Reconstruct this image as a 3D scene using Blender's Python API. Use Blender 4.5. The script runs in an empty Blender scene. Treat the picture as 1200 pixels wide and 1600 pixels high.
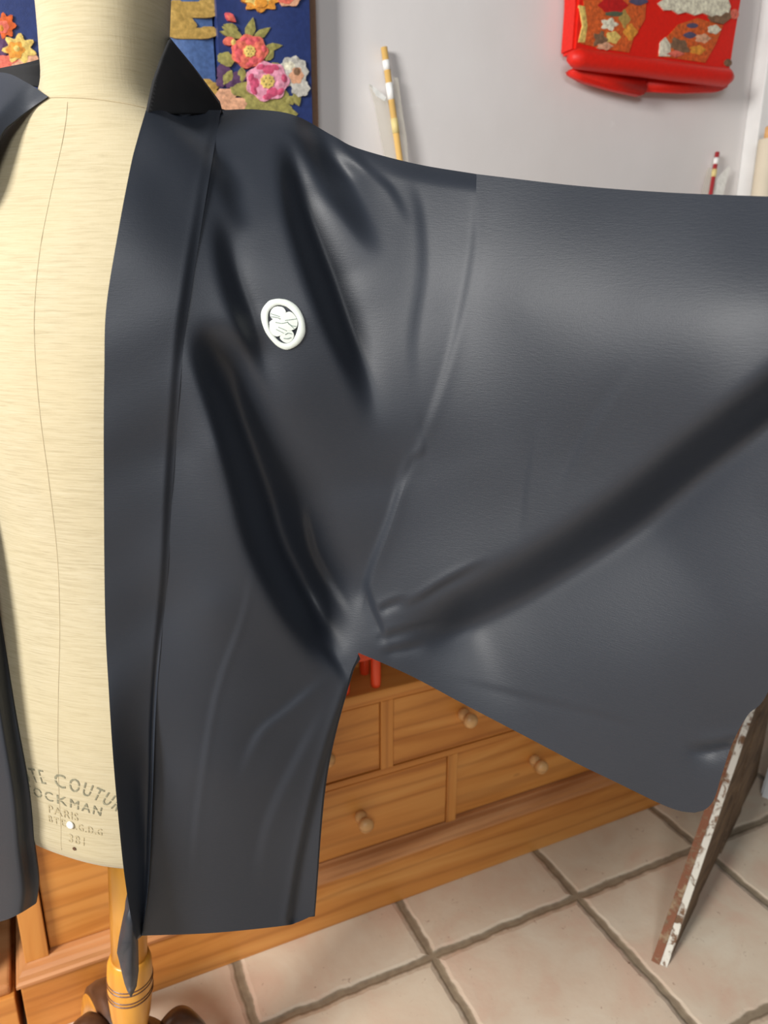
import bpy, bmesh, math, random
import numpy as np
from mathutils import Vector, Matrix, noise

random.seed(7)
C = bpy.context.scene.collection
sc = bpy.context.scene

# ------------------------------------------------------------------ camera
CAM_H = 1.30
F_PX = 1180.0
PITCH = math.radians(17.3)
YAW = math.radians(25.0)          # the view is turned right of the wall's normal

cam_d = bpy.data.cameras.new('camera')
cam = bpy.data.objects.new('camera', cam_d)
C.objects.link(cam)
cam_d.sensor_fit = 'VERTICAL'
cam_d.sensor_height = 24.0
cam_d.lens = 24.0 * F_PX / 1600.0
cam_d.clip_start = 0.02
cam.location = (0, 0, CAM_H)
cam.rotation_euler = (math.radians(90) - PITCH, 0, -YAW)
cam_d.dof.use_dof = True
cam_d.dof.focus_distance = 0.80
cam_d.dof.aperture_fstop = 4.5
sc.camera = cam

# ------------------------------------------------------------------ light
sc.view_settings.view_transform = 'Standard'
sc.view_settings.look = 'None'
sc.view_settings.gamma = 1.0
sc.view_settings.use_curve_mapping = False
sc.view_settings.exposure = 0.0

world = bpy.data.worlds.new('world')
sc.world = world
world.use_nodes = True
world.node_tree.nodes['Background'].inputs[0].default_value = (0.93, 0.96, 1.0, 1)
world.node_tree.nodes['Background'].inputs[1].default_value = 0.09

def area(name, loc, target, sx, sy, power, color):
    l = bpy.data.lights.new(name, 'AREA')
    l.shape = 'RECTANGLE'; l.size = sx; l.size_y = sy
    l.energy = power; l.color = color
    o = bpy.data.objects.new(name, l); C.objects.link(o)
    o.location = loc
    d = Vector(target) - Vector(loc)
    o.rotation_euler = d.to_track_quat('-Z', 'Y').to_euler()
    return o

area('window_daylight', (-1.98, 0.05, 2.15), (0.3, 0.95, 0.9), 0.8, 0.9, 112, (1.0, 0.975, 0.94))
area('rear_fill_light', (-0.9, -1.9, 2.2), (0.5, 1.3, 0.8), 0.9, 0.7, 40, (0.95, 0.97, 1.0))  # added fill lamp behind the camera, brightens linen and wall; no window there

# ------------------------------------------------------------------ geometry helpers
CY, SY = math.cos(YAW), math.sin(YAW)
def RF(r, f, z):                    # right / forward / up of where the photographer stands -> world
    return Vector((r * CY + f * SY, -r * SY + f * CY, z))
def ray(x, y):
    v = y - 800.0
    fw = F_PX * math.cos(PITCH) - v * math.sin(PITCH)
    dn = F_PX * math.sin(PITCH) + v * math.cos(PITCH)
    return (x - 600.0) / fw, dn / fw
def P(x, y, F):
    r, d = ray(x, y)
    return RF(r * F, F, CAM_H - d * F)
def onY(x, y, Y):
    r, d = ray(x, y)
    F = Y / (-r * SY + CY)
    return RF(r * F, F, CAM_H - d * F)
def onZ(x, y, Z):
    r, d = ray(x, y)
    F = (CAM_H - Z) / d
    return RF(r * F, F, Z)

def empty(name, loc, label, cat, group=None):
    o = bpy.data.objects.new(name, None); C.objects.link(o)
    o.empty_display_size = 0.05
    o.location = loc
    o['label'] = label; o['category'] = cat
    if group: o['group'] = group
    return o
def origin_of(o):
    v = Vector((0, 0, 0))
    while o is not None:
        v += o.location; o = o.parent
    return v
def link(name, bm, mats, parent=None, smooth=False, label=None, loc=None):
    """bm is in world coordinates; the object keeps its own origin"""
    base = origin_of(parent)
    if parent is None:
        base = Vector(loc) if loc is not None else Vector((0, 0, 0))
    bmesh.ops.translate(bm, verts=bm.verts, vec=-base)
    me = bpy.data.meshes.new(name)
    bm.to_mesh(me); bm.free()
    if not isinstance(mats, (list, tuple)): mats = [mats]
    for m in mats: me.materials.append(m)
    if smooth:
        for p in me.polygons: p.use_smooth = True
    o = bpy.data.objects.new(name, me); C.objects.link(o)
    if parent is None: o.location = base
    else: o.parent = parent
    if label: o['label'] = label
    return o
def tag(o, label, cat, group=None):
    o['label'] = label; o['category'] = cat
    if group: o['group'] = group
    return o
def struct(name, bm, m, **k):
    o = link(name, bm, m, **k); o['kind'] = 'structure'; return o

def box(bm, x0, x1, y0, y1, z0, z1, bev=0.0, seg=2, mat=0):
    vs = [bm.verts.new(c) for c in ((x0,y0,z0),(x1,y0,z0),(x1,y1,z0),(x0,y1,z0),(x0,y0,z1),(x1,y0,z1),(x1,y1,z1),(x0,y1,z1))]
    fs = [bm.faces.new([vs[i] for i in q]) for q in ((0,3,2,1),(4,5,6,7),(0,1,5,4),(1,2,6,5),(2,3,7,6),(3,0,4,7))]
    for f in fs: f.material_index = mat
    if bev > 0:
        es = list({e for f in fs for e in f.edges})
        bmesh.ops.bevel(bm, geom=es, offset=bev, segments=seg, profile=0.6, affect='EDGES', clamp_overlap=True)
    return vs
def bx(*a, **k):
    bm = bmesh.new(); box(bm, *a, **k); return bm
def prism(bm, poly, ext, mat=0):
    """poly: list of world Vectors, ext: Vector of extrusion"""
    a = [bm.verts.new(p) for p in poly]; b = [bm.verts.new(Vector(p) + ext) for p in poly]
    n = len(a)
    f = bm.faces.new(a); f.material_index = mat
    f = bm.faces.new(b[::-1]); f.material_index = mat
    for i in range(n):
        f = bm.faces.new([a[i], b[i], b[(i+1) % n], a[(i+1) % n]]); f.material_index = mat
    bmesh.ops.recalc_face_normals(bm, faces=bm.faces)
def lathe(bm, prof, origin, axis=Vector((0,0,1)), seg=32, mat=0, cap=True):
    axis = Vector(axis).normalized()
    q = Vector((0,0,1)).rotation_difference(axis).to_matrix()
    rings = []
    for r, h in prof:
        rings.append([bm.verts.new(Vector(origin) + q @ Vector((r*math.cos(2*math.pi*i/seg), r*math.sin(2*math.pi*i/seg), h))) for i in range(seg)])
    for a, b in zip(rings, rings[1:]):
        for i in range(seg):
            f = bm.faces.new((a[i], a[(i+1)%seg], b[(i+1)%seg], b[i])); f.material_index = mat
    if cap:
        f = bm.faces.new(rings[0][::-1]); f.material_index = mat
        f = bm.faces.new(rings[-1]); f.material_index = mat
def tube(bm, pts, rad, seg=12, mat=0):
    pts = [Vector(p) for p in pts]
    rs = rad if isinstance(rad, (list, tuple)) else [rad]*len(pts)
    up = Vector((0.13, 0.27, 0.95)).normalized(); rings = []
    for i, p in enumerate(pts):
        t = (pts[min(i+1, len(pts)-1)] - pts[max(i-1, 0)]).normalized()
        a = t.cross(up).normalized(); b = t.cross(a)
        rings.append([bm.verts.new(p + rs[i]*(math.cos(2*math.pi*k/seg)*a + math.sin(2*math.pi*k/seg)*b)) for k in range(seg)])
    for a, b in zip(rings, rings[1:]):
        for k in range(seg):
            f = bm.faces.new((a[k], b[k], b[(k+1)%seg], a[(k+1)%seg])); f.material_index = mat
    bm.faces.new(rings[0]).material_index = mat
    bm.faces.new(rings[-1][::-1]).material_index = mat
    bmesh.ops.recalc_face_normals(bm, faces=bm.faces)

def catmull(pts, n):
    """resample a polyline by arc length after Catmull-Rom smoothing, n+1 points"""
    p = np.array(pts, float)
    if len(p) > 2:
        q = np.vstack([2*p[0]-p[1], p, 2*p[-1]-p[-2]]); out = []
        for i in range(1, len(q)-2):
            for t in np.linspace(0, 1, 16, endpoint=False):
                a, b, c, d = q[i-1], q[i], q[i+1], q[i+2]
                out.append(0.5*((2*b) + (-a+c)*t + (2*a-5*b+4*c-d)*t*t + (-a+3*b-3*c+d)*t**3))
        out.append(p[-1]); p = np.array(out)
    s = np.concatenate([[0], np.cumsum(np.linalg.norm(np.diff(p, axis=0), axis=1))])
    u = np.linspace(0, s[-1], n+1)
    return np.stack([np.interp(u, s, p[:, k]) for k in range(p.shape[1])], 1)

# ------------------------------------------------------------------ materials
def srgb(r, g, b):
    def f(c):
        c /= 255.0
        return c/12.92 if c <= 0.04045 else ((c+0.055)/1.055)**2.4
    return (f(r), f(g), f(b), 1)
class NT:
    def __init__(s, name):
        s.m = bpy.data.materials.new(name); s.m.use_nodes = True
        s.t = s.m.node_tree; s.b = s.t.nodes['Principled BSDF']
    def n(s, typ, **k):
        x = s.t.nodes.new(typ)
        for a, v in k.items(): setattr(x, a, v)
        return x
    def l(s, a, b): s.t.links.new(a, b)
    def coord(s, scale=(1,1,1), rot=(0,0,0), out='Object'):
        tc = s.n('ShaderNodeTexCoord'); mp = s.n('ShaderNodeMapping')
        mp.inputs['Scale'].default_value = scale; mp.inputs['Rotation'].default_value = rot
        s.l(tc.outputs[out], mp.inputs[0]); return mp.outputs[0]
    def noise(s, vec, scale, detail=3, rough=0.5, dist=0.0):
        x = s.n('ShaderNodeTexNoise'); x.inputs['Scale'].default_value = scale
        x.inputs['Detail'].default_value = detail; x.inputs['Roughness'].default_value = rough
        x.inputs['Distortion'].default_value = dist
        s.l(vec, x.inputs['Vector']); return x.outputs['Fac']
    def ramp(s, fac, stops, interp='LINEAR'):
        x = s.n('ShaderNodeValToRGB'); r = x.color_ramp; r.interpolation = interp
        while len(r.elements) < len(stops): r.elements.new(0.5)
        for e, (p, c) in zip(r.elements, stops):
            e.position = p; e.color = c if len(c) == 4 else (*c, 1)
        s.l(fac, x.inputs[0]); return x.outputs[0]
    def mix(s, fac, a, b, mode='MIX'):
        x = s.n('ShaderNodeMix', data_type='RGBA', blend_type=mode)
        for v, i in ((fac, 0), (a, 6), (b, 7)):
            if hasattr(v, 'links'): s.l(v, x.inputs[i])
            else: x.inputs[i].default_value = v
        return x.outputs[2]
    def math(s, op, a, b=0.0, c=0.0):
        x = s.n('ShaderNodeMath', operation=op)
        for i, v in enumerate((a, b, c)):
            if hasattr(v, 'links'): s.l(v, x.inputs[i])
            else: x.inputs[i].default_value = v
        return x.outputs[0]
    def bump(s, h, strength=0.3, dist=0.001, prev=None):
        x = s.n('ShaderNodeBump'); x.inputs['Strength'].default_value = strength
        x.inputs['Distance'].default_value = dist; s.l(h, x.inputs['Height'])
        if prev is not None: s.l(prev, x.inputs['Normal'])
        s.l(x.outputs[0], s.b.inputs['Normal']); return x.outputs[0]
    def set(s, **k):
        for a, v in k.items():
            i = s.b.inputs[a.replace('_', ' ')]
            if hasattr(v, 'links'): s.l(v, i)
            else: i.default_value = v
        return s

def plain(name, col, rough=0.6, var=0.12, scale=40, bump=0.1, metal=0.0, sheen=0.0):
    t = NT(name); v = t.coord()
    n = t.noise(v, scale, 4)
    dark = tuple(c*(1-var) for c in col[:3]) + (1,); lite = tuple(min(1, c*(1+var)) for c in col[:3]) + (1,)
    t.set(Base_Color=t.ramp(n, [(0.3, dark), (0.7, lite)]), Roughness=rough, Metallic=metal)
    if sheen: t.set(Sheen_Weight=sheen, Sheen_Roughness=0.5)
    if bump: t.bump(t.noise(v, scale*6, 3), bump, 0.001)
    return t.m

def pine(name, c0, c1, c2, axis='X', scale=1.0, rough=0.42, knots=True):
    t = NT(name)
    st = {'X': (0.9, 9, 9), 'Z': (9, 9, 0.9), 'Y': (9, 0.9, 9)}[axis]
    v = t.coord(tuple(q*scale for q in st))
    n = t.noise(v, 1.6, 5, 0.55, 1.3)
    w = t.n('ShaderNodeTexWave', wave_type='BANDS', bands_direction={'X': 'Z', 'Z': 'X', 'Y': 'Z'}[axis])
    w.inputs['Scale'].default_value = 0.9; w.inputs['Distortion'].default_value = 7; w.inputs['Detail'].default_value = 3
    w.inputs['Detail Scale'].default_value = 1.2
    t.l(v, w.inputs['Vector'])
    base = t.ramp(n, [(0.28, c0), (0.5, c1), (0.75, c2)])
    grain = t.ramp(w.outputs['Fac'], [(0.0, (0.62, 0.5, 0.42)), (0.2, (0.93, 0.9, 0.87)), (1.0, (1, 1, 1))])
    col = t.mix(0.5, base, grain, 'MULTIPLY')
    # knots
    vo = t.n('ShaderNodeTexVoronoi'); vo.inputs['Scale'].default_value = 1.0
    t.l(t.coord({'X': (3.6, 6, 8.5), 'Z': (8.5, 6, 3.6), 'Y': (6, 3.6, 8.5)}[axis]), vo.inputs['Vector'])
    k = t.ramp(vo.outputs['Distance'], [(0.045, (1, 1, 1)), (0.085, (0, 0, 0))])
    if knots: col = t.mix(k, col, (c0[0]*0.35, c0[1]*0.25, c0[2]*0.25, 1))
    t.set(Base_Color=col, Roughness=rough)
    t.bump(w.outputs['Fac'], 0.12, 0.001)
    return t.m

M = {}
PC = (srgb(190, 118, 50), srgb(212, 142, 68), srgb(224, 160, 86))
M['pine'] = pine('pine_horizontal', *PC, 'X')
M['pine_v'] = pine('pine_upright', *PC, 'Z')
M['pine_mould'] = pine('pine_moulding', srgb(178, 116, 66), srgb(204, 142, 90), srgb(218, 160, 108), 'X')
M['knob'] = pine('turned_knob_pine', srgb(206, 152, 92), srgb(222, 172, 112), srgb(232, 186, 128), 'Y', knots=False)
M['beech'] = pine('varnished_beech', srgb(206, 138, 42), srgb(226, 160, 60), srgb(236, 174, 76), 'Z', 0.8, 0.3, False)
M['darkwood'] = plain('dark_stained_wood', srgb(86, 56, 38), 0.35, 0.35, 30, 0.1)
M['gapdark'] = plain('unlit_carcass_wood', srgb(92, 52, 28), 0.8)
M['groove'] = plain('turned_groove_brown', srgb(104, 66, 44), 0.4)

# wall plaster
t = NT('painted_plaster'); v = t.coord()
n1 = t.noise(v, 1.3, 4, 0.6); n2 = t.noise(v, 9, 5, 0.65)
c = t.ramp(n1, [(0.3, srgb(218, 213, 210)), (0.7, srgb(230, 227, 226))])
sp = t.ramp(n2, [(0.66, (0, 0, 0)), (0.74, (0.5, 0.5, 0.5))])
c = t.mix(sp, c, srgb(236, 234, 232))
t.set(Base_Color=c, Roughness=0.75); t.bump(n2, 0.25, 0.004); M['wall'] = t.m
M['white'] = plain('white_gloss_paint', srgb(232, 232, 230), 0.35, 0.04, 20, 0.05)
M['ceil'] = plain('white_ceiling_paint', srgb(235, 233, 228), 0.8, 0.03, 10, 0.05)

# floor tiles
t = NT('tumbled_stone_tiles')
tc = t.n('ShaderNodeTexCoord'); sep = t.n('ShaderNodeSeparateXYZ')
wn = t.n('ShaderNodeTexNoise'); wn.inputs['Scale'].default_value = 26; wn.inputs['Detail'].default_value = 4
t.l(tc.outputs['Object'], wn.inputs['Vector'])
vm = t.n('ShaderNodeVectorMath', operation='MULTIPLY_ADD')
t.l(wn.outputs['Color'], vm.inputs[0]); vm.inputs[1].default_value = (0.013, 0.013, 0); t.l(tc.outputs['Object'], vm.inputs[2])
t.l(vm.outputs[0], sep.inputs[0])
TP = 0.3615
ux = t.math('DIVIDE', t.math('SUBTRACT', sep.outputs[0], 0.2315 - 4*TP), TP)
uy = t.math('DIVIDE', t.math('SUBTRACT', sep.outputs[1], 1.034 - 12*TP), TP)
def edge(u):
    fr = t.math('FRACT', u); return t.math('MINIMUM', fr, t.math('SUBTRACT', 1.0, fr))
ed = t.math('MINIMUM', edge(ux), edge(uy))
cell = t.n('ShaderNodeCombineXYZ'); t.l(t.math('FLOOR', ux), cell.inputs[0]); t.l(t.math('FLOOR', uy), cell.inputs[1])
wnz = t.n('ShaderNodeTexWhiteNoise', noise_dimensions='3D'); t.l(cell.outputs[0], wnz.inputs[0])
tilec = t.ramp(wnz.outputs[0], [(0.0, srgb(222, 208, 182)), (0.45, srgb(222, 204, 180)), (1.0, srgb(220, 194, 172))])
big = t.noise(tc.outputs['Object'], 7, 5, 0.6, 0.6)
mot = t.ramp(big, [(0.32, srgb(216, 184, 160)), (0.5, srgb(220, 204, 180)), (0.68, srgb(228, 220, 198))])
tilec = t.mix(0.62, tilec, mot)
speck = t.noise(tc.outputs['Object'], 48, 4, 0.7, 1.5)
tilec = t.mix(t.ramp(speck, [(0.665, (0, 0, 0)), (0.70, (0.8, 0.8, 0.8))]), tilec, srgb(150, 108, 84))
gmask = t.ramp(ed, [(0.0, (0, 0, 0)), (0.021, (0, 0, 0)), (0.029, (1, 1, 1))])
gro = t.ramp(t.noise(tc.outputs['Object'], 60, 3), [(0.3, srgb(138, 122, 102)), (0.7, srgb(158, 142, 118))])
col = t.mix(gmask, gro, tilec)
t.set(Base_Color=col, Roughness=0.42)
h = t.ramp(ed, [(0.012, (0, 0, 0)), (0.045, (0.9, 0.9, 0.9)), (0.09, (1, 1, 1))])
b1 = t.bump(h, 0.8, 0.006)
t.bump(t.noise(tc.outputs['Object'], 30, 5, 0.6), 0.25, 0.003, b1)
M['floor'] = t.m

# linen torso
t = NT('natural_linen'); v = t.coord((1, 1, 1))
st = t.coord((26, 26, 620)); st2 = t.coord((500, 500, 20))
th = t.noise(st, 1.0, 3, 0.7, 0.3); tv = t.noise(st2, 1.0, 3, 0.6)
big = t.noise(v, 5, 4, 0.6)
c = t.ramp(th, [(0.25, srgb(152, 140, 110)), (0.5, srgb(173, 161, 131)), (0.8, srgb(183, 173, 146))])
c = t.mix(t.ramp(big, [(0.35, (0.5, 0.5, 0.5)), (0.65, (0, 0, 0))]), c, srgb(182, 168, 132))
t.set(Base_Color=c, Roughness=0.85, Sheen_Weight=0.15); t.bump(t.math('ADD', th, t.math('MULTIPLY', tv, 0.4)), 0.35, 0.001)
M['linen'] = t.m

# black crepe
def crepe(name, c0, c1, rough=0.50):
    t = NT(name)
    v = t.coord((1, 1, 1)); a = t.noise(t.coord((120, 120, 900)), 1.0, 3, 0.6, 0.4)
    bb = t.noise(v, 900, 2, 0.5)
    t.set(Base_Color=t.ramp(t.noise(v, 6, 3), [(0.3, c0), (0.7, c1)]), Roughness=rough,
          Specular_IOR_Level=0.4, Sheen_Weight=0.08, Sheen_Roughness=0.4)
    t.b.inputs['Sheen Tint'].default_value = (0.62, 0.75, 1.0, 1)
    t.bump(t.math('ADD', a, t.math('MULTIPLY', bb, 0.5)), 0.25, 0.0006)
    return t.m
M['crepe'] = crepe('black_silk_crepe', (0.0158, 0.0192, 0.0265, 1), (0.0192, 0.0232, 0.0318, 1))
M['lining'] = plain('black_inner_silk', (0.006, 0.006, 0.007, 1), 0.85, 0.2, 60, 0.1)
M['crest'] = plain('white_crest_silk', srgb(204, 210, 202), 0.7, 0.03, 200, 0.15)
M['crest_grey'] = plain('grey_crest_line', srgb(108, 124, 116), 0.7, 0.05, 200, 0)
M['ink'] = plain('faded_stencil_ink', srgb(122, 118, 96), 0.9, 0.3, 300, 0)
M['ink_pale'] = plain('worn_stencil_ink', srgb(168, 154, 120), 0.9, 0.25, 500, 0)
M['seam'] = plain('linen_seam_thread', srgb(178, 164, 132), 0.9)  # seam thread in a tone close to the linen
M['pin'] = plain('white_pearl_pin', srgb(250, 250, 246), 0.2, 0.01, 20, 0)

# ------------------------------------------------------------------ the room
WALL_Y = 1.60
struct('floor', bx(-2.2, 2.2, -2.6, WALL_Y + 0.1, -0.05, 0.0), M['floor'])
struct('wall_back', bx(-2.2, 2.2, WALL_Y, WALL_Y + 0.1, 0.0, 2.6), M['wall'])
struct('wall_right', bx(1.88, 2.2, 1.42, WALL_Y, 0.0, 2.6), M['wall'])
struct('trim_1', bx(1.80, 1.88, 1.555, WALL_Y, 0.0, 2.6, bev=0.004), M['white'], loc=(1.84, 1.57, 0))

# ------------------------------------------------------------------ pine chest
chest = empty('pine_chest', (0.6, 1.4, 0), 'wide honey pine chest of small drawers on a moulded plinth against the wall', 'chest of drawers')
CX0, CX1 = -0.135, 1.37
def part(name, bm, m, parent=chest, **k): return link(name, bm, m, parent, **k)
part('plinth', bx(CX0-0.012, CX1+0.012, 1.182, WALL_Y-0.002, 0.0, 0.125, bev=0.002), M['pine'])
bm = bmesh.new()                                               # moulding, mitred at the left end
prof = [(0.0, 0.0), (0.0, 0.006), (0.004, 0.010), (0.006, 0.018), (0.012, 0.024), (0.020, 0.027), (0.024, 0.030)]
prev = None
for (dy, dz) in prof:
    y = 1.176 + dy; xl = CX0 - 0.018 + dy; xr = CX1 + 0.018 - dy; z = 0.121 + dz
    ring = [bm.verts.new(q) for q in ((xl, WALL_Y-0.002, z), (xl, y, z), (xr, y, z), (xr, WALL_Y-0.002, z))]
    if prev:
        for i in range(3): bm.faces.new((prev[i], prev[i+1], ring[i+1], ring[i]))
    else: bm.faces.new(ring)
    prev = ring
bm.faces.new(prev[::-1]); bmesh.ops.recalc_face_normals(bm, faces=bm.faces)
part('moulding', bm, M['pine_mould'])
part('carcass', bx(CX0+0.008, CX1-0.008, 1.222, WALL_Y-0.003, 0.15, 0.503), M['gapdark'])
FY0, FY1 = 1.198, 1.230
for x0, x1, z0, z1 in ((CX0, CX0+0.038, 0.15, 0.503), (0.270, 0.298, 0.15, 0.503), (1.150, CX1, 0.15, 0.503),
                       (0.710, 0.734, 0.15, 0.322), (0.552, 0.580, 0.336, 0.494), (0.905, 0.925, 0.336, 0.494),
                       ):
    part('upright_rail', bx(x0, x1, FY0, FY1, z0, z1, bev=0.0015), M['pine_v'])
for x0, x1, z0, z1 in ((0.298, 1.150, 0.322, 0.336), (0.298, 1.150, 0.494, 0.503), (CX0+0.038, 0.270, 0.487, 0.503)):
    part('cross_rail', bx(x0, x1, FY0+0.0005, FY1, z0, z1, bev=0.001), M['pine'])
part('ledge', bx(CX0-0.01, CX1+0.01, 1.188, WALL_Y-0.002, 0.507, 0.527, bev=0.004), M['pine'])
# turned knob on a drawer
def knob(x, z, y, parent):
    bm = bmesh.new()
    lathe(bm, [(0.0105, 0), (0.0125, 0.003), (0.0135, 0.008), (0.0125, 0.013), (0.009, 0.017), (0.0078, 0.020), (0.0085, 0.023),
               (0.0125, 0.026), (0.0155, 0.031), (0.0160, 0.036), (0.0140, 0.041), (0.0095, 0.0445), (0.003, 0.046)],
          (x, y, z), Vector((0, -1, 0)), 28)
    bmesh.ops.recalc_face_normals(bm, faces=bm.faces)
    link('knob', bm, M['knob'], parent, smooth=True)
def drawer(x0, x1, z0, z1, y, has_knob=True, parent=chest):
    d = part('drawer', bx(x0+0.0015, x1-0.0015, y, y+0.02, z0+0.0015, z1-0.003, bev=0.0022), M['pine'], parent)
    if has_knob: knob((x0+x1)/2, z0+(z1-z0)*0.52, y, d)
drawer(0.298, 0.710, 0.152, 0.322, 1.2005)
drawer(0.734, 1.150, 0.152, 0.318, 1.209)
drawer(0.298, 0.552, 0.336, 0.494, 1.2015)
drawer(0.580, 0.905, 0.336, 0.494, 1.2005)
drawer(0.925, 1.150, 0.336, 0.494, 1.2005)
part('door', bx(CX0+0.040, 0.2685, 1.211, 1.228, 0.152, 0.485, bev=0.003), M['pine'])
# upper part, set back behind the ledge
part('upper_carcass', bx(CX0+0.02, CX1-0.02, 1.292, WALL_Y-0.003, 0.527, 0.93), M['pine'])
for x0, x1 in ((CX0+0.06, 0.262), (0.29, 0.62), (0.65, 0.98), (1.01, CX1-0.06)):
    drawer(x0, x1, 0.555, 0.715, 1.284); drawer(x0, x1, 0.745, 0.895, 1.284)
part('worktop', bx(CX0, CX1, 1.265, WALL_Y-0.002, 0.93, 0.955, bev=0.005), M['pine'])

# neighbouring pine cupboard at the left edge
cup = empty('pine_cupboard', (-0.5, 1.4, 0), 'second pine cupboard at the far left, a dark gap beside the wide chest', 'cupboard')
LX1 = -0.158
part('plinth', bx(-1.0, LX1, 1.178, WALL_Y-0.002, 0.0, 0.108, bev=0.002), M['pine'], cup)
part('moulding', bx(-1.0, LX1-0.004, 1.184, WALL_Y-0.002, 0.108, 0.130, bev=0.009, seg=4), M['pine_mould'], cup)
part('carcass', bx(-0.99, -0.215, 1.215, WALL_Y-0.002, 0.13, 0.90, bev=0.003), M['darkwood'], cup)
part('door', bx(-0.98, -0.222, 1.196, 1.214, 0.15, 0.89, bev=0.003), M['pine_v'], cup)
part('worktop', bx(-1.0, -0.20, 1.185, WALL_Y-0.002, 0.90, 0.925, bev=0.004), M['pine'], cup)

# ------------------------------------------------------------------ small red lacquer stool on the ledge
M['red'] = plain('red_lacquer', srgb(238, 78, 38), 0.3, 0.06, 12, 0.03)
p0 = onZ(546, 1092, 0.527); p1 = onZ(592, 1084, 0.527)
sx0, sx1 = p0.x - 0.001, p1.x + 0.006
sy0 = 1.206
stool = empty('red_stool', ((sx0+sx1)/2, sy0+0.03, 0.527), 'small red lacquered stool standing on the chest ledge behind the robe', 'stool')
for sx in (sx0, sx1):
    for sy in (sy0, sy0+0.055):
        bm = bmesh.new()
        lathe(bm, [(0.0075, 0), (0.0098, 0.002), (0.0104, 0.01), (0.0104, 0.13), (0.009, 0.133)], (sx, sy, 0.527), seg=20)
        link('leg', bm, M['red'], stool, smooth=True)
link('apron', bx(sx0, sx1, sy0-0.004, sy0+0.004, 0.590, 0.624, bev=0.003), M['red'], stool)
link('seat', bx(sx0-0.02, sx1+0.02, sy0-0.02, sy0+0.075, 0.660, 0.676, bev=0.005), M['red'], stool)

# ------------------------------------------------------------------ weathered board leaning at the right
def flakes(name, paint, wood, lo, hi, scale, stretch=(1, 1, 1)):
    t = NT(name); v = t.coord(stretch)
    n = t.noise(v, scale, 6, 0.7, 0.6)
    k = t.ramp(n, [(lo, (0, 0, 0)), (hi, (1, 1, 1))])
    w = t.ramp(t.noise(v, scale*0.6, 4), [(0.3, tuple(q*0.55 for q in wood[:3])), (0.7, wood[:3])])
    t.set(Base_Color=t.mix(k, w, paint), Roughness=0.7); t.bump(k, 0.5, 0.002); return t.m
M['flake_white'] = flakes('flaking_white_paint', srgb(232, 228, 214), srgb(150, 112, 80), 0.40, 0.47, 34)
M['flake_brown'] = flakes('flaking_red_brown_paint', srgb(138, 88, 62), srgb(176, 150, 118), 0.38, 0.5, 55)
M['oldwood'] = flakes('weathered_grey_wood', srgb(140, 114, 86), srgb(92, 68, 48), 0.3, 0.62, 7, (1, 1, 5))
A = onZ(1043, 1510, 0.0); B = onZ(1186, 1212, 0.0)
d = (B - A); L = d.length; d.normalize()
nrm = Vector((d.y, -d.x, 0))                     # towards the near right side
# slope of the leading edge: intersect the upper sight line with the board's plane
r_, dn_ = ray(1162, 1160)
dirv = RF(r_, 1.0, -dn_) ; o_ = Vector((0, 0, CAM_H))
tt = (A - o_).dot(nrm) / dirv.dot(nrm); Q = o_ + dirv*tt
lean = (Q - A); 
lean_per_z = Vector((lean.x, lean.y, 0)) / lean.z
HB = 0.38
brd = empty('weathered_board', (A.x, A.y, 0), 'old weathered board panel with chipped white edge standing on the tiles at right', 'board')
TH = 0.030
def slab(u0, u1, w0, w1, z0=0.0, z1=HB):
    a = A + d*u0 - nrm*w0; b = A + d*u1 - nrm*w0
    c2 = A + d*u1 - nrm*w1; d2 = A + d*u0 - nrm*w1
    bm = bmesh.new(); n = 14; prev = None
    for i in range(n+1):
        z = z0 + (z1-z0)*i/n
        j = 0.0015*math.sin(i*2.3)
        k0, k1 = 1-0.9*u0/L, 1-0.9*u1/L
        ring = [bm.verts.new(p + lean_per_z*z*kk + Vector((0, 0, z)) + d*j) for p, kk in ((a, k0), (b, k1), (c2, k1), (d2, k0))]
        if prev:
            for k in range(4): bm.faces.new((prev[k], prev[(k+1)%4], ring[(k+1)%4], ring[k]))
        else: bm.faces.new(ring[::-1])
        prev = ring
    bm.faces.new(prev); bmesh.ops.recalc_face_normals(bm, faces=bm.faces)
    return bm
link('edge_strip', slab(-0.004, 0.012, 0.0, 0.0135), M['flake_white'], brd, label='chipped white painted edge strip')
link('edge_bead', slab(-0.007, 0.010, 0.0137, TH), M['flake_brown'], brd, label='flaking red brown edge')
for i in range(4):
    w = (L-0.012)/4
    link('plank', slab(0.0125+i*w, 0.0125+(i+1)*w-0.004, 0.001+0.003*(i%2), TH-0.003), M['oldwood'], brd)
# white board behind
A2 = onZ(1178, 1242, 0.0)
wb = empty('white_board', (A2.x, A2.y, 0), 'white painted board at the right edge behind the weathered board', 'board')
bm = bmesh.new()
a = A2 + nrm*0.013; e1 = Vector((0.09, 0.045, 0)); e2 = nrm*0.035
up = lean_per_z*0.2*0.8 + Vector((0, 0, 0.2))
prism(bm, [a, a+e1, a+e1+e2, a+e2], up)
bmesh.ops.bevel(bm, geom=list(bm.edges), offset=0.005, segments=3, affect='EDGES')
link('panel', bm, M['white'], wb)

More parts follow.
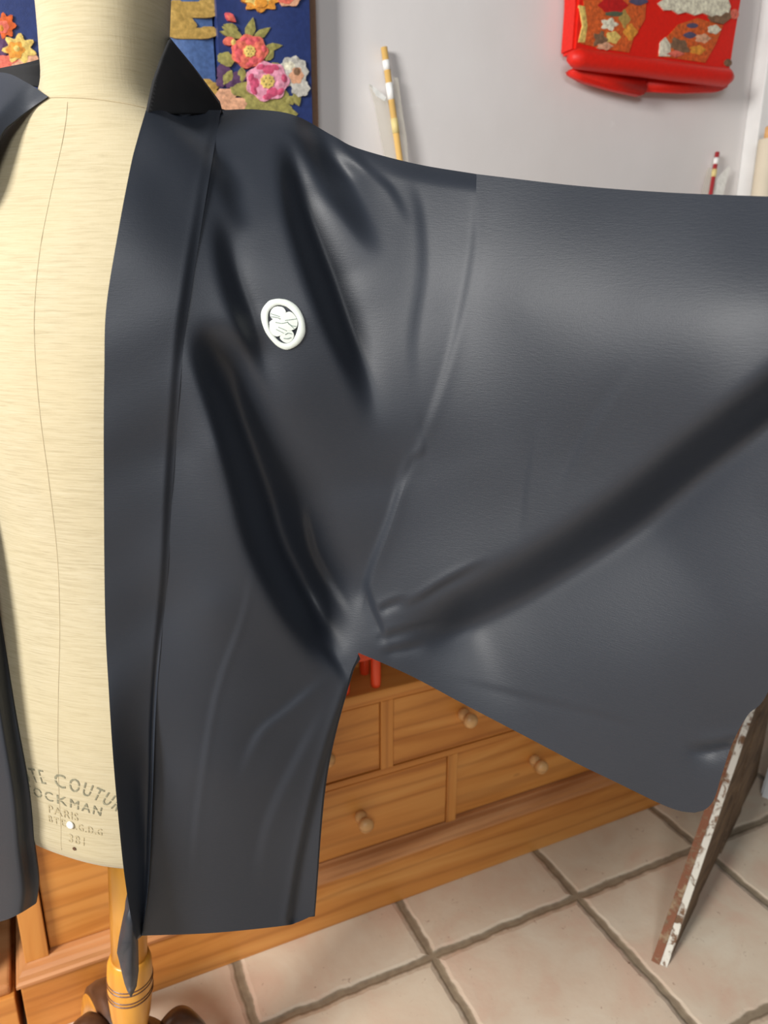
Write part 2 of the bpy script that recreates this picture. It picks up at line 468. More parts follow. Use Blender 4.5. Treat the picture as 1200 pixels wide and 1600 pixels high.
# ------------------------------------------------------------------ dress form
FA = 0.83
base_pt = P(205, 1600, FA); neck_pt = P(165, 100, FA)
axis = (neck_pt - base_pt).normalized()
floor_pt = base_pt - axis*(base_pt.z/axis.z)
FACE = math.radians(17)                         # turned to the photo's left of the viewer
e_r = (RF(math.cos(FACE), -math.sin(FACE)*-1 if False else math.sin(FACE)*-1, 0)).normalized()
e_r = (e_r - axis*e_r.dot(axis)).normalized()   # its left-to-right as the viewer sees it
e_f = e_r.cross(axis); 
if e_f.dot(RF(0, -1, 0)) < 0: e_f = -e_f        # towards the viewer
def LZ(z):                                      # axis point at world height z
    return floor_pt + axis*(z/axis.z)
form = empty('dress_form', (floor_pt.x, floor_pt.y, 0), 'linen tailor\'s dress form on a turned wooden stand, wearing the black robe', 'dress form')
# z, half width, front depth, back depth, forward shift
RINGS = [(0.650, 0.156, 0.112, 0.105, 0.0), (0.656, 0.162, 0.117, 0.11, 0.0), (0.70, 0.166, 0.119, 0.112, 0.0), (0.78, 0.168, 0.118, 0.115, 0.0), (0.86, 0.164, 0.112, 0.11, 0),
         (0.94, 0.152, 0.104, 0.098, 0), (1.02, 0.143, 0.102, 0.09, 0), (1.10, 0.148, 0.108, 0.092, 0), (1.18, 0.160, 0.116, 0.098, 0),
         (1.26, 0.168, 0.116, 0.102, 0), (1.32, 0.170, 0.104, 0.10, 0), (1.365, 0.163, 0.088, 0.092, 0), (1.395, 0.146, 0.076, 0.082, 0),
         (1.42, 0.118, 0.066, 0.072, 0), (1.44, 0.092, 0.060, 0.064, 0), (1.458, 0.068, 0.057, 0.060, 0), (1.472, 0.0585, 0.056, 0.058, 0),
         (1.50, 0.0575, 0.056, 0.057, 0), (1.56, 0.060, 0.058, 0.058, 0), (1.62, 0.064, 0.061, 0.060, 0), (1.68, 0.066, 0.063, 0.062, 0)]
RZ = np.array([r[0] for r in RINGS]); RV = np.array([r[1:] for r in RINGS])
def ring_at(z):
    # monotone-ish cubic via dense Catmull on the table
    i = int(np.clip(np.searchsorted(RZ, z)-1, 0, len(RZ)-2)); t = (z-RZ[i])/(RZ[i+1]-RZ[i]); t = max(0., min(1., t))
    a = RV[max(i-1, 0)]; b = RV[i]; c = RV[i+1]; dd = RV[min(i+2, len(RV)-1)]
    h = RZ[i+1]-RZ[i]; h0 = RZ[i]-RZ[max(i-1, 0)] or h; h1 = RZ[min(i+2, len(RZ)-1)]-RZ[i+1] or h
    m0 = 0.5*((b-a)/h0 + (c-b)/h)*h if i > 0 else (c-b); m1 = 0.5*((c-b)/h + (dd-c)/h1)*h if i+2 < len(RZ) else (c-b)
    t2, t3 = t*t, t**3
    return (2*t3-3*t2+1)*b + (t3-2*t2+t)*m0 + (-2*t3+3*t2)*c + (t3-t2)*m1
def torso_pt(th, z, off=0.0):                   # th = 0 faces front, + to the viewer's right
    a, bf, bb, sh = ring_at(z)
    c, s = math.cos(th), math.sin(th)
    pw = 0.88
    x = a*math.copysign(abs(s)**pw, s); y = (bf if c > 0 else bb)*math.copysign(abs(c)**pw, c)
    n = Vector((s/a, c/(bf if c > 0 else bb))).normalized()
    return LZ(z) + e_r*(x+n.x*off) + e_f*(y+n.y*off+sh)
bm = bmesh.new(); rows = []
zs = np.concatenate([np.linspace(0.650, 0.67, 5), np.linspace(0.68, 1.34, 40), np.linspace(1.35, 1.50, 26), np.linspace(1.515, 1.68, 12)])
NS = 96
for z in zs: rows.append([bm.verts.new(torso_pt(2*math.pi*k/NS, z)) for k in range(NS)])
for a, b in zip(rows, rows[1:]):
    for k in range(NS): bm.faces.new((a[k], a[(k+1)%NS], b[(k+1)%NS], b[k]))
bm.faces.new(rows[0][::-1]); bm.faces.new(rows[-1])
bmesh.ops.recalc_face_normals(bm, faces=bm.faces)
torso = link('torso', bm, M['linen'], form, smooth=True)
# seams: front seam, neck seam
bm = bmesh.new()
tube(bm, [torso_pt(0.0, z, 0.0) for z in np.linspace(0.655, 1.452, 60)], 0.0005, 6)
tube(bm, [torso_pt(th, 1.452+0.004*math.cos(th), 0.0004) for th in np.linspace(-1.7, 1.7, 50)], 0.0006, 6)
tube(bm, [torso_pt(-1.05+0.12*math.sin((z-0.64)*3), z, 0.0) for z in np.linspace(0.655, 1.36, 50)], 0.0007, 6)
tube(bm, [torso_pt(1.05-0.12*math.sin((z-0.64)*3), z, 0.0) for z in np.linspace(0.655, 1.36, 50)], 0.0007, 6)
link('seam', bm, M['seam'], torso)
# stencilled writing wrapped on the linen
def text_mesh(body, size, spacing=1.0):
    cu = bpy.data.curves.new('lettering', 'FONT'); cu.body = body; cu.size = size
    cu.align_x = 'CENTER'; cu.space_character = spacing; cu.resolution_u = 3
    ob = bpy.data.objects.new('lettering', cu); C.objects.link(ob)
    bpy.context.view_layer.update()
    me = bpy.data.meshes.new_from_object(ob.evaluated_get(bpy.context.evaluated_depsgraph_get()))
    bm = bmesh.new(); bm.from_mesh(me)
    bpy.data.objects.remove(ob); bpy.data.curves.remove(cu); bpy.data.meshes.remove(me)
    return bm
def stencil(body, size, th0, z0, arc=0.0, spacing=1.1, mat='ink', gap=True, sx=1.0):
    bm = text_mesh(body, size, spacing)
    bmesh.ops.triangulate(bm, faces=bm.faces)
    h = size*0.7
    if gap:                                     # the bridges of a stencil: thin slots across the strokes
        for zc in (0.5,):
            g = bmesh.ops.bisect_plane(bm, geom=bm.verts[:]+bm.edges[:]+bm.faces[:], plane_co=(0, h*(zc-0.05), 0), plane_no=(0, 1, 0))
            g = bmesh.ops.bisect_plane(bm, geom=bm.verts[:]+bm.edges[:]+bm.faces[:], plane_co=(0, h*(zc+0.05), 0), plane_no=(0, 1, 0))
            dele = [f for f in bm.faces if abs(f.calc_center_median().y - h*zc) < h*0.05]
            bmesh.ops.delete(bm, geom=dele, context='FACES')
    bmesh.ops.subdivide_edges(bm, edges=[e for e in bm.edges if e.calc_length() > size*0.3], cuts=2)
    for v in bm.verts:
        x, y = v.co.x*sx, v.co.y
        if arc:
            R = 1/arc; ang = x/R
            x, y = (R+y)*math.sin(ang), (R+y)*math.cos(ang)-R
        a, bf, _, _ = ring_at(z0+y)
        v.co = torso_pt(th0 + x/(0.5*(a+bf)), z0+y, 0.0006)
    bmesh.ops.recalc_face_normals(bm, faces=bm.faces)
    return link('stencil_lettering', bm, M[mat], torso)
stencil('HAUTE COUTURE', 0.0250, 0.03, 0.7515, arc=12.0, spacing=1.35, sx=0.475)
stencil('STOCKMAN', 0.0170, -0.01, 0.7292, arc=3.5, spacing=1.3, sx=0.73)
stencil('PARIS', 0.0150, 0.02, 0.7130, spacing=1.15, mat='ink_pale', sx=0.62)
stencil('BTE S.G.D.G', 0.0130, 0.10, 0.7005, arc=2, spacing=1.3, mat='ink_pale', sx=0.56)
stencil('381', 0.0150, 0.10, 0.6820, spacing=1.2, mat='ink_pale', sx=0.68)
bm = bmesh.new(); q = torso_pt(0.06, 0.7055, 0.0)
lathe(bm, [(0.0035, 0), (0.0048, 0.001), (0.0042, 0.0026), (0.002, 0.0034)], q, e_f, 20)
bmesh.ops.recalc_face_normals(bm, faces=bm.faces)
link('pin_head', bm, M['pin'], torso, smooth=True, label='small white round pin head')
bm = bmesh.new()
lathe(bm, [(0.002, 0), (0.0022, 0.0008), (0.001, 0.001)], torso_pt(0.08, 0.6745, 0.0), e_f, 12)
link('rivet', bm, M['darkwood'], torso)

# stand: pole, turned shaft, hub, curved legs
def ax(z): return LZ(z)
pb = ax(0.235)
def turned(prof, name, m, label=None):
    bm = bmesh.new(); z0 = prof[0][1]
    lathe(bm, [(r, z-z0) for r, z in prof], ax(z0), axis, 40)
    bmesh.ops.recalc_face_normals(bm, faces=bm.faces)
    return link(name, bm, m, form, smooth=True, label=label)
turned([(0.0245, 0.36), (0.0245, 0.655)], 'pole', M['beech'])
shaft = turned([(0.019, 0.235), (0.0215, 0.25), (0.0275, 0.285), (0.0302, 0.315), (0.0310, 0.335), (0.0310, 0.36), (0.0300, 0.378), (0.0270, 0.388), (0.0245, 0.39)], 'turned_shaft', M['beech'])
bm = bmesh.new()
for z in (0.327, 0.333, 0.347, 0.353):
    ring = [ax(z) + 0.0307*(e_r*math.cos(a)+e_f*math.sin(a)) for a in np.linspace(0, 2*math.pi, 41)]
    tube(bm, ring, 0.0013, 6)
link('turned_groove', bm, M['groove'], shaft)
turned([(0.035, 0.13), (0.052, 0.14), (0.060, 0.16), (0.061, 0.19), (0.056, 0.208), (0.046, 0.216), (0.042, 0.219), (0.042, 0.224), (0.034, 0.230), (0.030, 0.236), (0.023, 0.2395)], 'hub', M['darkwood'])
def foot(px, py, zt, name='leg'):
    """curved leg: rises from the hub, arches out and drops to the tiles"""
    tip = onZ(px, py, zt)
    h = ax(0.19); out = Vector((tip.x-h.x, tip.y-h.y, 0)); Ln = out.length; out.normalize()
    side = Vector((-out.y, out.x, 0))
    bm = bmesh.new(); prev = None; n = 18
    for i in range(n+1):
        s = i/n
        rr = 0.05 + (Ln-0.05)*s
        zc = 0.17 + 0.03*math.sin(s*2.4) - 0.155*s**2.6
        hh = 0.034 - 0.004*s; ww = 0.021
        c = Vector((h.x, h.y, 0)) + out*rr
        ring = []
        for k in range(10):
            a = 2*math.pi*k/10 + math.pi/10
            cx = ww*math.copysign(abs(math.cos(a))**0.6, math.cos(a)); cz = hh*math.copysign(abs(math.sin(a))**0.6, math.sin(a))
            ring.append(bm.verts.new(c + side*cx + Vector((0, 0, max(0.003, zc+cz)))))
        if prev:
            for k in range(10):
                f = bm.faces.new((prev[k], prev[(k+1)%10], ring[(k+1)%10], ring[k]))
                f.material_index = 0 if 0 <= k <= 3 else 1
        else: bm.faces.new(ring[::-1]).material_index = 1
        prev = ring
    bm.faces.new(prev).material_index = 1
    bmesh.ops.recalc_face_normals(bm, faces=bm.faces)
    leg = link('leg', bm, [M['darkwood'], M['beech']], form, smooth=True)
foot(138, 1530, 0.12)
foot(95, 1640, 0.10)
foot(345, 1625, 0.10)
foot(230, 1800, 0.10)

# ------------------------------------------------------------------ the black haori
from mathutils.bvhtree import BVHTree
_zz = np.concatenate([np.linspace(0.25, 0.64, 12), zs])
_vs = [torso_pt(2*math.pi*k/NS, max(z, 0.66)) + axis*(min(0, z-0.66)/axis.z) for z in _zz for k in range(NS)]
_bvh = BVHTree.FromPolygons(_vs, [(i*NS+k, i*NS+(k+1)%NS, (i+1)*NS+(k+1)%NS, (i+1)*NS+k) for i in range(len(_zz)-1) for k in range(NS)])
def over_torso(px, py, F, gap=0.005, k=0.006):
    """keep the cloth lying on the linen rather than inside it"""
    F = np.array(F, float); out = F.copy(); eye = Vector((0, 0, CAM_H)); fdir = RF(0, 1, 0)
    lim = np.full(F.shape, 9.0)
    for i in np.ndindex(F.shape):
        if px[i] > 420: continue
        d_ = P(px[i], py[i], 1.0) - eye
        h = _bvh.ray_cast(eye, d_.normalized())
        if h[0] is not None: lim[i] = (h[0]-eye).dot(fdir) - gap
    m = lim < 8
    out[m] = -k*np.log(np.exp(-(F[m]-lim[m])/k)+1) + lim[m]
    c = F - out                                  # spread the correction so it leaves no step at the outline
    hard = np.where(m, np.maximum(F - lim, 0), 0)
    for _ in range(8):
        p = np.pad(c, 1, mode='edge')
        c = (p[:-2, 1:-1]+p[2:, 1:-1]+p[1:-1, :-2]+p[1:-1, 2:]+2*p[1:-1, 1:-1])/6
        c = np.maximum(c, hard)
    for _ in range(3):
        p = np.pad(c, 1, mode='edge')
        c = (p[:-2, 1:-1]+p[2:, 1:-1]+p[1:-1, :-2]+p[1:-1, 2:]+2*p[1:-1, 1:-1])/6
    return F - c
# depth (metres ahead of the viewer) at a set of points of the cloth, smoothly interpolated
CTRL = [ # x, y, F
 (230,172,.835),(290,172,.842),(345,172,.843),(400,170,.84),(460,180,.835),(560,232,.82),(650,262,.80),(745,272,.775),
 (900,290,.725),(1050,300,.67),(1200,307,.62),(1330,312,.58),
 (205,260,.735),(250,250,.755),(318,300,.762),(400,290,.768),(480,300,.775),(560,330,.78),(640,360,.775),
 (163,480,.690),(300,480,.702),(400,480,.720),(500,480,.738),(600,480,.755),(700,480,.75),
 (163,700,.688),(275,700,.709),(340,700,.697),(390,700,.706),(470,700,.726),(560,700,.745),(640,740,.75),
 (165,950,.690),(258,950,.709),(330,950,.697),(370,950,.704),(440,950,.725),(520,950,.745),(568,940,.75),(560,1020,.752),
 (180,1200,.690),(240,1200,.704),(310,1200,.694),(350,1200,.702),(420,1200,.716),(508,1215,.738),
 (205,1460,.685),(240,1460,.688),(330,1458,.698),(440,1447,.718),(490,1430,.734),
 (820,480,.708),(1000,480,.64),(1200,480,.575),(1330,600,.54),
 (780,750,.715),(950,750,.655),(1150,640,.58),(1200,800,.575),
 (700,930,.732),(850,950,.685),(1000,950,.635),(1150,950,.585),(1290,800,.545),
 (650,1060,.742),(820,1150,.695),(960,1220,.645),(1090,1270,.605),(1145,1160,.59),(1200,1075,.57)]
CP = np.array(CTRL, float); K = CP[:, :2]/400.0
def U(r2): return np.where(r2 > 1e-12, r2*np.log(np.maximum(r2, 1e-12))*0.5, 0.0)
def tps_fit(K, v, lam=0.02):
    n = len(K); d2 = ((K[:, None]-K[None])**2).sum(-1)
    A_ = np.zeros((n+3, n+3)); A_[:n, :n] = U(d2)+lam*np.eye(n); A_[:n, n] = 1; A_[:n, n+1:] = K; A_[n, :n] = 1; A_[n+1:, :n] = K.T
    return np.linalg.solve(A_, np.concatenate([v, np.zeros(3)]))
W = tps_fit(K, CP[:, 2])
def tps(px, py):
    q = np.stack([px, py], -1)/400.0
    d2 = ((q[..., None, :]-K)**2).sum(-1)
    return U(d2) @ W[:len(K)] + W[len(K)] + q[..., 0]*W[len(K)+1] + q[..., 1]*W[len(K)+2]

def sstep(x): x = np.clip(x, 0, 1); return x*x*(3-2*x)
def fold(px, py, line, wid, depth, back, side=1, t_in=0.2, t_out=0.2, pre=0.0, taper=None):
    """cloth steps back by `depth` (m) within `wid` px on one side of the polyline, and comes back over `back` px.
    positive distance lies to the right of the travel direction (image y down) when side=1"""
    NP_ = 110; pl = catmull(line, NP_); best = np.full(px.shape, 1e9); sd = np.zeros(px.shape); tt = np.zeros(px.shape)
    for i in range(NP_):
        a = pl[i]; b = pl[i+1]; ab = b-a; l2 = ab@ab
        u = ((px-a[0])*ab[0]+(py-a[1])*ab[1])/l2
        lo = -9 if i == 0 else 0; hi = 9 if i == NP_-1 else 1
        uc = np.clip(u, 0, 1)
        dx = px-(a[0]+ab[0]*uc); dy = py-(a[1]+ab[1]*uc); dd = np.hypot(dx, dy)
        s = (ab[0]*dy-ab[1]*dx)/math.sqrt(l2)
        m = dd < best; best = np.where(m, dd, best)
        sd = np.where(m, np.where(np.abs(s) > 1e-9, np.sign(s), 1)*dd, sd); tt = np.where(m, (i+uc)/NP_, tt)
        # lateral distance beyond the ends must not create a jump
        sd = np.where(m & ((u < 0) & (i == 0) | (u > 1) & (i == NP_-1)), s, sd)
    s = sd*side
    env = sstep(tt/max(t_in, 1e-3))*sstep((1-tt)/max(t_out, 1e-3))
    # fade past the ends
    k = 1.0 if taper is None else np.interp(tt, [0, 0.5, 1], taper)
    w = wid*k; bk = back*k
    g = sstep((s+w*0.25)/w) * np.exp(-np.maximum(s-w*0.6, 0)/bk*1.6) 
    if pre: g = g - pre*np.exp(-(np.minimum(s, 0)/(w*0.9))**2)*(1-sstep((s+w*0.25)/w))
    return depth*env*k*g

FOLDS = [ # line, wid, depth, back, side, t_in, t_out, pre, taper
 # long dark plunge under the shoulder down to the armpit
 ([(300,500),(312,560),(338,640),(374,760),(400,850),(440,930),(485,1005),(530,1070)], 58, .078, 130, -1, .16, .26, .12, (0.5,1.05,0.85)),
 # shoulder pleats
 ([(448,182),(470,215),(500,270),(545,340),(585,420)], 42, .034, 60, -1, .12, .55, .1, (0.9,1.2,0.8)),
 ([(425,200),(440,270),(455,340),(485,430),(515,510),(555,610),(575,690)], 40, .036, 90, -1, .2, .4, .1, (0.8,1.15,0.9)),
 ([(322,235),(335,275),(358,325),(385,370)], 22, .010, 45, -1, .35, .5, .15, None),
 ([(330,325),(336,370),(348,430),(368,490),(395,560),(430,650)], 30, .018, 55, -1, .2, .45, .1, (0.8,1.1,0.8)),
 ([(520,205),(570,262),(610,300),(640,360)], 14, .005, 30, -1, .2, .5, .2, None),
 # armpit gathers
 ([(468,780),(476,820),(490,870),(520,925),(550,975)], 16, .006, 34, -1, .3, .4, .2, None),
 ([(640,700),(615,800),(585,880),(560,960)], 14, .004, 60, 1, .3, .2, .3, None),
 ([(490,1000),(520,1040),(545,1075)], 16, .004, 30, -1, .4, .4, .2, None),
 # big diagonal valley across the sleeve
 ([(1330,500),(1200,602),(1080,692),(960,788),(820,880),(720,930),(640,968),(592,985)], 78, .060, 260, -1, .02, .17, .05, (0.8,1.0,0.85)),
 ([(770,870),(700,905),(650,935),(610,950)], 9, .006, 26, -1, .4, .4, .3, None),
 ([(700,965),(650,975),(600,990),(580,1000)], 8, .0045, 14, -1, .4, .3, .3, None),
 ([(670,1000),(630,1008),(590,1016)], 8, .0040, 14, -1, .4, .3, .3, None),
 ([(640,930),(605,942),(585,955)], 7, .0045, 12, -1, .4, .3, .3, None),
 ([(575,900),(582,940),(600,985),(605,1020)], 9, .006, 18, 1, .3, .4, .2, None),
 # faint creases on the sleeve
 ([(745,272),(740,400),(705,560),(660,690),(612,800)], 14, .0012, 40, 1, .2, .1, .5, None),
 ([(850,640),(830,720),(815,860)], 10, .0010, 40, 1, .4, .4, .3, None),
 ([(1000,560),(920,680),(870,790)], 16, .0014, 60, 1, .4, .4, .3, None),
 ([(630,270),(650,330),(655,420),(640,540),(650,640)], 18, .0022, 50, -1, .2, .4, .2, None),
 ([(648,640),(660,700),(640,720),(600,800)], 8, .0016, 20, -1, .3, .4, .3, None),
 # hem fold of the sleeve
 ([(690,1052),(820,1085),(930,1112),(1010,1135)], 5, .0009, 30, 1, .3, .2, .2, None),
 ([(1065,1160),(1110,1162),(1165,1150)], 16, .008, 26, 1, .5, .01, .2, None),
 # lower front panel
 ([(400,860),(380,960),(345,1060),(325,1150),(305,1300),(300,1400)], 8, .0014, 40, 1, .3, .3, .6, None),
 ([(520,1050),(450,1110),(405,1150),(370,1230)], 14, .0022, 40, 1, .3, .4, .4, None),
 ([(520,1090),(470,1180),(420,1290),(400,1400)], 18, .0022, 50, 1, .3, .4, .4, None),
 ([(545,1062),(505,1180),(470,1320),(448,1446)], 9, .006, 60, -1, .05, .02, .3, None),
 ]
LX0, LX1, LY0, LY1, LS = 140.0, 1360.0, 140.0, 1500.0, 4.0
_lx, _ly = np.meshgrid(np.arange(LX0, LX1, LS), np.arange(LY0, LY1, LS))
LAT = np.zeros_like(_lx)
for line, wid, depth, back, side, ti, to, pre, tp_ in FOLDS:
    one = fold(_lx, _ly, line, wid, depth, back, side, ti, to, pre, tp_)
    for _ in range(1 if wid < 20 else 10 if wid < 50 else 26):        # cloth never creases like a knife: soften each fold
        p_ = np.pad(one, 1, mode='edge')
        one = (p_[:-2, 1:-1]+p_[2:, 1:-1]+p_[1:-1, :-2]+p_[1:-1, 2:]+2*p_[1:-1, 1:-1])/6
    LAT += one
def bspline(t):
    return [(1-t)**3/6, (3*t**3-6*t*t+4)/6, (-3*t**3+3*t*t+3*t+1)/6, t**3/6]
def lat(px, py):
    gx = np.clip((px-LX0)/LS, 1, LAT.shape[1]-3.001); gy = np.clip((py-LY0)/LS, 1, LAT.shape[0]-3.001)
    ix = gx.astype(int); iy = gy.astype(int); wx = bspline(gx-ix); wy_ = bspline(gy-iy); out = 0
    for a in range(4):
        for b in range(4): out = out + wy_[a]*wx[b]*LAT[iy+a-1, ix+b-1]
    return out
def cloth_F(px, py, folds=True):
    px = np.asarray(px, float); py = np.asarray(py, float)
    F = tps(px, py) + lat(px, py)
    return F + 0.0010*np.sin(px/53.0+py/91.0)*np.sin(py/67.0-px/120.0)
def Pv(px, py, F): return [P(a, b, c) for a, b, c in zip(np.ravel(px), np.ravel(py), np.ravel(F))]

def coons(top, bottom, left, right, nu, nv):
    t, b = catmull(top, nu), catmull(bottom, nu); l, r = catmull(left, nv), catmull(right, nv)
    u = np.linspace(0, 1, nu+1)[None, :, None]; v = np.linspace(0, 1, nv+1)[:, None, None]
    S = (1-v)*t[None] + v*b[None] + (1-u)*l[:, None] + u*r[:, None]
    return S - ((1-u)*(1-v)*t[0] + u*(1-v)*t[-1] + (1-u)*v*b[0] + u*v*b[-1])
def sheet(name, G, F, mat, parent, thick=0.0016, back=None, label=None, edge_in=0.0):
    """grid G (rows, cols, 2) at depths F; back = depth of a rear layer joined along the rim, else a thin cloth"""
    nr, nc = G.shape[:2]
    bm = bmesh.new()
    a = [[bm.verts.new(P(G[i, j, 0], G[i, j, 1], F[i, j])) for j in range(nc)] for i in range(nr)]
    for i in range(nr-1):
        for j in range(nc-1): bm.faces.new((a[i][j], a[i+1][j], a[i+1][j+1], a[i][j+1]))
    if back is not None:
        b = [[None]*nc for _ in range(nr)]
        for i in range(nr):
            for j in range(nc):
                u, v = j/(nc-1), i/(nr-1)
                b[i][j] = bm.verts.new(P(G[i, j, 0], G[i, j, 1], 1.0))
                k = back(u, v)
                base = P(G[i, j, 0], G[i, j, 1], F[i, j])
                b[i][j].co = base + RF(0, 1, 0)*k
        for i in range(nr-1):
            for j in range(nc-1): bm.faces.new((b[i][j], b[i][j+1], b[i+1][j+1], b[i+1][j]))
        for i in range(nr-1):
            bm.faces.new((a[i][0], b[i][0], b[i+1][0], a[i+1][0])); bm.faces.new((a[i][-1], a[i+1][-1], b[i+1][-1], b[i][-1]))
        for j in range(nc-1):
            bm.faces.new((a[0][j], a[0][j+1], b[0][j+1], b[0][j])); bm.faces.new((a[-1][j], b[-1][j], b[-1][j+1], a[-1][j+1]))
        for i in range(nr-1):
            for c_ in (0, nc-1):
                for g_ in (a, b): bm.edges.get((g_[i][c_], g_[i+1][c_])).smooth = False
        for j in range(nc-1):
            for r_i in (0, nr-1):
                for g_ in (a, b): bm.edges.get((g_[r_i][j], g_[r_i][j+1])).smooth = False
    o = link(name, bm, mat, parent, smooth=True, label=label)
    if back is None:
        s = o.modifiers.new('thickness', 'SOLIDIFY'); s.thickness = thick; s.offset = -1
    return o

hao = empty('black_haori', (floor_pt.x, floor_pt.y, LZ(1.44).z), 'black silk haori robe with a white round crest, sleeve spread wide, on the dress form', 'robe')

SEAM = [(745,272),(738,400),(700,560),(655,690),(605,840),(568,940),(560,1020)]
BAND_OUT = [(345,172),(320,320),(300,450),(285,560),(270,760),(262,900),(250,1020),(243,1120),(238,1250),(232,1380),(222,1462)]
# front panel
G = coons([(345,172),(400,171),(460,180),(520,212),(560,232),(650,256),(745,272)],
          [(222,1462),(330,1458),(440,1447),(465,1441),(490,1430)],
          BAND_OUT,
          SEAM + [(545,1062),(508,1215),(490,1430)], 150, 300)
F = cloth_F(G[..., 0], G[..., 1])
# small ripple along the shoulder edge, cloth turns back over the shoulder
v = np.linspace(0, 1, 301)[:, None]
F = F + 0.012*np.clip(1-v*40, 0, 1)**2
F = over_torso(G[..., 0], G[..., 1], F)
front = sheet('front_panel', G, F, M['crepe'], hao, back=lambda u, v: 0.0018)
# side gusset layer behind the right edge of the front panel
G2 = coons([(556,1015),(562,1022)], [(425,1440),(492,1432)], [(556,1015),(500,1200),(425,1440)], [(563,1030),(548,1062),(511,1215),(492,1432)], 20, 80)
F2 = tps(G2[..., 0], G2[..., 1]) + 0.016
sheet('side_gusset', G2, F2, M['crepe'], hao, back=lambda u, v: 0.0016)
# back panel, behind the form, hangs from the shoulders
G3 = coons([(60,150),(300,160),(640,258)], [(-190,1290),(100,1290),(440,1385)], [(60,150),(-60,500),(-170,900),(-190,1290)], [(640,258),(600,600),(540,1000),(440,1385)], 50, 80)
u = np.linspace(0, 1, 51)[None, :]; vv = np.linspace(0, 1, 81)[:, None]
F3 = 0.86 + 0.11*np.sqrt(np.clip(vv*6, 0, 1))*np.sin(np.pi*np.clip(u*0.9+0.05, 0, 1))**0.6 + 0.006*np.sin(u*22)*vv
sheet('back_panel', G3, F3, M['crepe'], hao, back=lambda u, v: 0.0016)
# sleeve: an open bag, front and back sheets joined along the rim
G = coons([(745,272),(900,290),(1050,301),(1200,307),(1330,312)],
          [(560,1020),(600,1037),(650,1060),(730,1103),(820,1150),(900,1192),(960,1221),(1030,1255),(1062,1267),(1085,1270)],
          SEAM,
          [(1330,312),(1325,600),(1280,850),(1205,1070),(1168,1118),(1145,1160),(1128,1210),(1116,1248),(1103,1264),(1085,1270)], 200, 200)
F = cloth_F(G[..., 0], G[..., 1])
def bag(u, v):
    e = min(u*6, 1, v*14, (1-v)*14)
    return 0.0025 + 0.016*max(0, e)
sleeve = sheet('sleeve', G, F, M['crepe'], hao, back=bag)
# collar band running down the front edge
G = coons([(228,172),(345,172)], [(213,1470),(222,1462)],
          [(228,172),(214,220),(204,260),(185,360),(166,480),(163,580),(162,700),(164,950),(170,1080),(178,1200),(190,1330),(199,1400),(208,1450),(213,1470)],
          BAND_OUT, 36, 260)
Fb = cloth_F(G[..., 0], G[..., 1]) 
uu = np.linspace(0, 1, 37)[None, :]; vv = np.linspace(0, 1, 261)[:, None]
Fb = tps(G[..., 0], G[..., 1]) * (1-uu**3) + Fb*uu**3
low = sstep((vv-0.60)/0.3)
Fb = Fb - 0.0045*(1-sstep((uu-0.86)/0.14)) + low*(0.062*(uu**1.2)-0.032)*(1-sstep((uu-0.93)/0.07))*1.0
Fb = Fb + 0.0010*np.sin(vv*60+uu*3)*sstep(vv*3)*0.5
Fb = over_torso(G[..., 0], G[..., 1], Fb, gap=0.008)
sheet('collar_band', G, Fb, M['crepe'], hao, back=lambda u, v: 0.004*(1-abs(2*u-1)**6)+0.001)
# turned tip of the band at the bottom
tip = [(199,1395),(197,1420),(188,1462),(184,1487),(190,1510),(196,1535),(204,1557),(212,1540),(215,1515),(214,1470),(208,1430)]
bm = bmesh.new(); ff = []
def band_tip(x, y): return 0.682 + 0.0009*(x-184)*0.5
vs = [bm.verts.new(P(x, y, band_tip(x, y))) for x, y in tip]
cen = [bm.verts.new(P(207-((y-1395)/160)*3, y, 0.672)) for y in (1420, 1470, 1520)]
n = len(vs)
bm.faces.new((vs[0], vs[1], cen[0])); bm.faces.new((vs[1], vs[2], cen[0])); bm.faces.new((vs[2], cen[1], cen[0])); bm.faces.new((vs[2], vs[3], cen[1]))
bm.faces.new((vs[3], vs[4], cen[1])); bm.faces.new((vs[4], cen[2], cen[1])); bm.faces.new((vs[4], vs[5], cen[2])); bm.faces.new((vs[5], vs[6], cen[2]))
bm.faces.new((vs[6], vs[7], cen[2])); bm.faces.new((vs[7], vs[8], cen[2])); bm.faces.new((vs[8], cen[1], cen[2])); bm.faces.new((vs[8], vs[9], cen[1]))
bm.faces.new((vs[9], cen[0], cen[1])); bm.faces.new((vs[9], vs[10], cen[0])); bm.faces.new((vs[10], vs[0], cen[0]))
bmesh.ops.recalc_face_normals(bm, faces=bm.faces)
o = link('band_tip', bm, M['crepe'], hao, smooth=True)
s = o.modifiers.new('sub', 'SUBSURF'); s.subdivision_type = 'SIMPLE'; s.levels = 1; s.render_levels = 1
s = o.modifiers.new('thickness', 'SOLIDIFY'); s.thickness = 0.003; s.offset = 0
